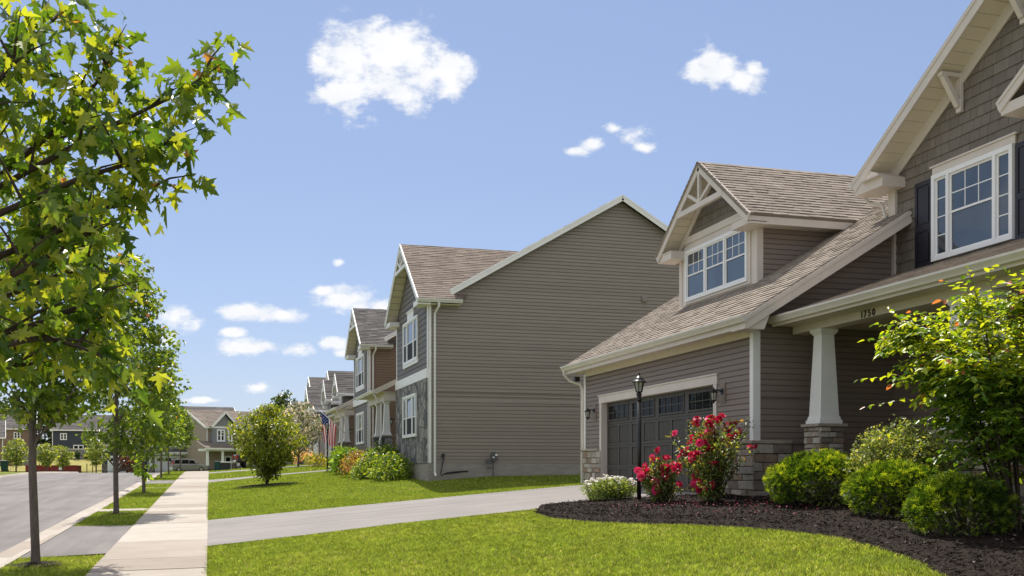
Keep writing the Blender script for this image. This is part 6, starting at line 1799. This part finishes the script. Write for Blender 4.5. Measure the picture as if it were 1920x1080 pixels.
# roll-off container
MT['skip'] = M('rust red container paint', (.24, .035, .03), .6, .18, 2, var2=.15)
cx0, cy0, cz0 = -23.7, 152.5, .75
r = empty('roll_off_container', (cx0, cy0, cz0), math.radians(-6), local=True); tag(r, 'long rust-red roll-off container standing across the street', 'container')
mb = MB()
mb.box(0, 6.6, 0, .06, .2, 1.45); mb.box(0, 6.6, 2.3, 2.36, .2, 1.45); mb.box(0, .06, .06, 2.3, .2, 1.45); mb.box(6.54, 6.6, .06, 2.3, .2, 1.45); mb.box(.06, 6.54, .06, 2.3, .2, .28)
for k in range(12): mb.box(.25 + k * .54, .35 + k * .54, -.08, -.001, .22, 1.36)
mb.box(-.04, 6.64, -.1, -.0005, 1.361, 1.48)
mb.build('body', MT['skip'], r)
for y in (.4, 1.9): b_ = MB(); b_.box(.2, 6.5, y, y + .15, 0, .199); b_.build('skid', MT['black'], r)
b_ = MB(); b_.box(4.25, 4.75, -.10, -.085, .85, 1.2); b_.build('sign_plate', MT['white'], r)
d_ = MB(); d_.box(5.45, 5.5, -.1, -.085, .25, 1.36); d_.build('hinge_post', MT['skip'], r)

# stop sign
sx, sy, sz = -27.5, 164.3, .75
r = empty('stop_sign', (sx, sy, sz)); tag(r, 'small red octagonal stop sign in front of the lower grey wall', 'sign')
mb = MB(); mb.tube([(sx, sy, sz), (sx, sy, sz + 2.0)], .035, 8); mb.build('post', MT['rim'], r)
def octa(rad, y, th): return [(sx + rad * math.cos(math.pi / 8 + k * math.pi / 4), y, sz + 1.75 + rad * math.sin(math.pi / 8 + k * math.pi / 4)) for k in range(8)]
mb = MB(); mb.prism(octa(.42, sy - .04, 0), (0, -.012, 0)); mb.build('border', MT['white'], r)
mb = MB(); mb.prism(octa(.385, sy - .053, 0), (0, -.01, 0)); mb.build('face', MT['skip'], r)
fs_ = Fr((0, sy - .064, 0), (1, 0, 0), (0, -1, 0)); fs_.flip = False
glyph_text(r, 'STOP', fs_, sx - .33, sz + 1.64, .27, MT['white'], 'lettering', .004)

# marker posts in the grass
for x, y, h_ in ((-16.9, 161, 1.6), (-16.2, 161.6, 1.7)):
    o = MB().tube([(x, y, .8), (x, y, .9 + h_)], .06, 8).build('marker_post', MT['bark_dark']); tag(o, 'thin brown post standing in the grass bank beside the dark slate-blue house', 'post', 'brown posts by the bank')

# far small trees across the street and beyond
TP = [(.15, .20, .05), (.21, .26, .08), (.29, .32, .12), (.10, .15, .035)]
ST = 'small trees across the street'
ta = tree('street_tree', 'pale bushy young tree behind the stop sign, left of the nearest trunk', 'tree', (-19.6, 120.3, 1.0), 2.2, 5.1, 1.45, 90, 20, .4, .2, 61, kind='ball', trad=.08, pal=TP, nl=16, group=ST, mat='leaf')
for x, y, lb, rz, s in ((-17.3, 124.8, 'thin young tree in front of the rust-red container, just right of the nearest trunk', 1.0, .9), (-16.0, 127.8, 'feathery young tree before the grass bank, above the right end of the container', 2.2, .85), (-12.5, 128.7, 'young tree right before the slate-blue house with the white garage door', 3.7, 1.0)):
    copy_tree(ta, (x, y, 1.05), rz, lb, s)
jm = tree('japanese_maple', 'dark red small maple against the slate-blue wall', 'tree', (-9.75, 137, 1.0), 1.5, 4.0, 1.25, 70, 18, .5, .26, 65, kind='ball', trad=.08, pal=[(.16, .05, .05), (.22, .09, .08), (.1, .035, .04)], nl=16, mat='leaf', bark='bark_dark')
BT = [(.05, .085, .03), (.075, .12, .04), (.035, .06, .022)]
bt = tree('background_tree', 'grey-green tree top rising over the roofs beyond the round green bush', 'tree', (12, 172, 3), 5, 14.6, 3.6, 110, 26, .9, .5, 71, kind='ball', trad=.2, pal=BT, nl=16, mat='leaf', group='trees behind the far roofs')
copy_tree(bt, (19.5, 178, 3.6), 1.4, 'grey-green tree top over the far roofs, right next to the white flowering tree', 1.02)
copy_tree(bt, (-34, 244, 4.0), 2.6, 'dark tree between the brown and the slate-blue hillside houses', .95)
copy_tree(bt, (-19, 238, 3.6), .6, 'dark tree to the right of the slate-blue hillside house', .9)
copy_tree(bt, (-44, 252, 4.0), 3.6, 'dark tree behind the brown hillside house', 1.1)
copy_tree(bt, (-13.5, 180, 1.2), 4.4, 'dark green tree behind the grey and cream house', .95)
copy_tree(bt, (-3.6, 151, 1.3), 5.1, 'dark green tree between the grey and cream house and the beige house', .42)
# ------------------------------------------------------------------ camera
th = math.atan(568 / 1950)
cam = bpy.data.cameras.new('camera'); co = bpy.data.objects.new('camera', cam); COL.objects.link(co)
co.location = (0, 0, 1.745)
co.rotation_euler = (math.pi / 2, 0, -th)
cam.sensor_width = 36.0; cam.lens = 1950 / 1920 * 36
cam.shift_y = (879 - 540) / 1920
cam.clip_start = .05; cam.clip_end = 3000
sc.camera = co
# ------------------------------------------------------------------ sun and sky
SUN = V3((.012, .63, 1.0)).normalized()
sun = bpy.data.lights.new('sun', 'SUN'); sun.energy = 3.6; sun.angle = math.radians(.53); sun.color = (1.0, .945, .86)
so = bpy.data.objects.new('sun', sun); COL.objects.link(so)
so.rotation_euler = SUN.to_track_quat('Z', 'Y').to_euler(); so.location = (0, 0, 40)
w = bpy.data.worlds.new('World'); sc.world = w; w.use_nodes = True
t = w.node_tree; N, L = t.nodes, t.links
bg = N['Background']
sky = N.new('ShaderNodeTexSky'); sky.sky_type = 'NISHITA'; sky.sun_disc = False
sky.sun_elevation = math.asin(SUN.z); sky.sun_rotation = math.atan2(SUN.x, SUN.y)
sky.altitude = 100; sky.air_density = 1.0; sky.dust_density = .35; sky.ozone_density = 2.0
tc = N.new('ShaderNodeTexCoord')
def vm(op, a, b_=None):
    n = N.new('ShaderNodeVectorMath'); n.operation = op
    for i, v in enumerate((a, b_)):
        if v is None: continue
        if isinstance(v, bpy.types.NodeSocket): L.new(v, n.inputs[i])
        else: n.inputs[i].default_value = v
    return n
D = tc.outputs['Generated']
s_, c_ = math.sin(th), math.cos(th)
F_ = vm('DOT_PRODUCT', D, (s_, c_, 0)).outputs['Value']
R_ = vm('DOT_PRODUCT', D, (c_, -s_, 0)).outputs['Value']
U_ = vm('DOT_PRODUCT', D, (0, 0, 1)).outputs['Value']
Fc = math_(t, 'MAXIMUM', F_, .05)
cb = N.new('ShaderNodeCombineXYZ')
L.new(math_(t, 'DIVIDE', R_, Fc), cb.inputs[0]); L.new(math_(t, 'DIVIDE', U_, Fc), cb.inputs[1])
AB = cb.outputs[0]
n1 = N.new('ShaderNodeTexNoise'); n1.inputs['Scale'].default_value = 16; n1.inputs['Detail'].default_value = 9; n1.inputs['Roughness'].default_value = .62
mp = N.new('ShaderNodeMapping'); mp.inputs['Scale'].default_value = (1, 1.5, 1); L.new(AB, mp.inputs['Vector']); L.new(mp.outputs[0], n1.inputs['Vector'])
# cumulus puffs: direction (as slopes from the horizon point ahead) and angular half sizes
CL = [(720, 115, 120, 92), (655, 112, 82, 80), (790, 135, 88, 66), (640, 175, 68, 52), (700, 72, 74, 56), (845, 150, 50, 46), (600, 112, 46, 34), (662, 205, 52, 38), (760, 175, 60, 36), (838, 118, 46, 30),
      (1352, 135, 56, 44), (1332, 108, 34, 36), (1390, 152, 50, 40), (1308, 138, 34, 24), (1412, 130, 26, 24),
      (1176, 258, 44, 28), (1150, 240, 30, 18), (1204, 275, 34, 15), (1114, 269, 40, 21), (1080, 284, 30, 12),
      (322, 600, 58, 36), (640, 558, 64, 36), (612, 545, 36, 17), (675, 575, 40, 16), (470, 583, 68, 17), (530, 592, 58, 17), (465, 652, 76, 21), (560, 655, 42, 17), (632, 645, 46, 17), (645, 662, 30, 11), (487, 728, 38, 14), (380, 750, 40, 7), (715, 578, 36, 20), (312, 636, 24, 22), (440, 624, 26, 10), (634, 492, 15, 11), (1520, -150, 200, 90), (300, -260, 260, 110)]
tot = None
for px, py, rx, ry in CL:
    a0, b0 = (px - 960) / 1950, (879 - py) / 1950
    d = vm('SUBTRACT', AB, (a0, b0, 0)).outputs[0]
    e = vm('MULTIPLY', d, (1950 / rx, 1950 / ry, 0)).outputs[0]
    l = vm('LENGTH', e).outputs['Value']
    tot = l if tot is None else math_(t, 'SMOOTH_MIN', tot, l, .12)
e = math_(t, 'SUBTRACT', 1.0, tot)
n4 = N.new('ShaderNodeTexNoise'); n4.inputs['Scale'].default_value = 60; n4.inputs['Detail'].default_value = 6; n4.inputs['Roughness'].default_value = .6; L.new(mp.outputs[0], n4.inputs['Vector'])
nn = math_(t, 'ADD', math_(t, 'MULTIPLY', math_(t, 'SUBTRACT', n1.outputs['Fac'], .50), 3.0), math_(t, 'MULTIPLY', math_(t, 'SUBTRACT', n4.outputs['Fac'], .50), 1.35))
v = math_(t, 'ADD', e, nn)
mr = N.new('ShaderNodeMapRange'); mr.interpolation_type = 'SMOOTHSTEP'; mr.inputs['From Min'].default_value = -.03; mr.inputs['From Max'].default_value = .8
L.new(v, mr.inputs['Value'])
inr = N.new('ShaderNodeMapRange'); inr.interpolation_type = 'SMOOTHSTEP'; inr.inputs['From Min'].default_value = -.55; inr.inputs['From Max'].default_value = .1
L.new(e, inr.inputs['Value'])
dens = math_(t, 'MULTIPLY', math_(t, 'MULTIPLY', mr.outputs[0], inr.outputs[0]), math_(t, 'GREATER_THAN', F_, .06))
n2 = N.new('ShaderNodeTexNoise'); n2.inputs['Scale'].default_value = 22; n2.inputs['Detail'].default_value = 5; L.new(AB, n2.inputs['Vector'])
ccol = ramp(t, n2.outputs['Fac'], [(.3, tuple(x * CLOUD for x in (.93, .955, 1.0))), (.65, tuple(x * CLOUD for x in (1.06, 1.06, 1.07)))])
gam = N.new('ShaderNodeGamma'); L.new(sky.outputs[0], gam.inputs[0]); gam.inputs[1].default_value = .55
skc = mixc(t, gam.outputs[0], (.925, 1.0, 1.235), 1.0, 'MULTIPLY')
# unseen bright clouds added overhead and behind the viewer to lift the shaded walls
n3 = N.new('ShaderNodeTexNoise'); n3.inputs['Scale'].default_value = 1.7; n3.inputs['Detail'].default_value = 7; n3.inputs['Roughness'].default_value = .55
cz = N.new('ShaderNodeCombineXYZ'); Uc = math_(t, 'ADD', math_(t, 'MAXIMUM', U_, 0.0), .18)
sx = N.new('ShaderNodeSeparateXYZ'); L.new(D, sx.inputs[0])
L.new(math_(t, 'DIVIDE', sx.outputs[0], Uc), cz.inputs[0]); L.new(math_(t, 'DIVIDE', sx.outputs[1], Uc), cz.inputs[1]); L.new(cz.outputs[0], n3.inputs['Vector'])
def sstep(v, a, b_):
    n = N.new('ShaderNodeMapRange'); n.interpolation_type = 'SMOOTHSTEP'; n.inputs['From Min'].default_value = a; n.inputs['From Max'].default_value = b_; L.new(v, n.inputs['Value']); return n.outputs[0]
field = math_(t, 'MULTIPLY', math_(t, 'MULTIPLY', sstep(n3.outputs['Fac'], .44, .58), sstep(math_(t, 'MULTIPLY', F_, -1.0), -.62, -.35)), sstep(U_, .0, .08))
fcol = mixc(t, (CLOUD * FILL_CLOUD, CLOUD * FILL_CLOUD * .95, CLOUD * FILL_CLOUD * .87), (CLOUD * FILL_CLOUD * .6, CLOUD * FILL_CLOUD * .6, CLOUD * FILL_CLOUD * .6), sstep(n3.outputs['Fac'], .58, .75))
skc = mixc(t, skc, fcol, field)
L.new(mixc(t, skc, ccol, dens), bg.inputs['Color'])
bg.inputs['Strength'].default_value = SKYS
vs_ = sc.view_settings
sc.display_settings.display_device = 'sRGB'
vs_.view_transform = 'Standard'; vs_.look = 'None'; vs_.gamma = 1.0; vs_.use_curve_mapping = False
vs_.exposure = EXPO
sc.cycles.max_bounces = 7; sc.cycles.diffuse_bounces = 3; sc.cycles.transmission_bounces = 4; sc.cycles.glossy_bounces = 3
sc.cycles.sample_clamp_indirect = 8.0
sc.render.film_transparent = False
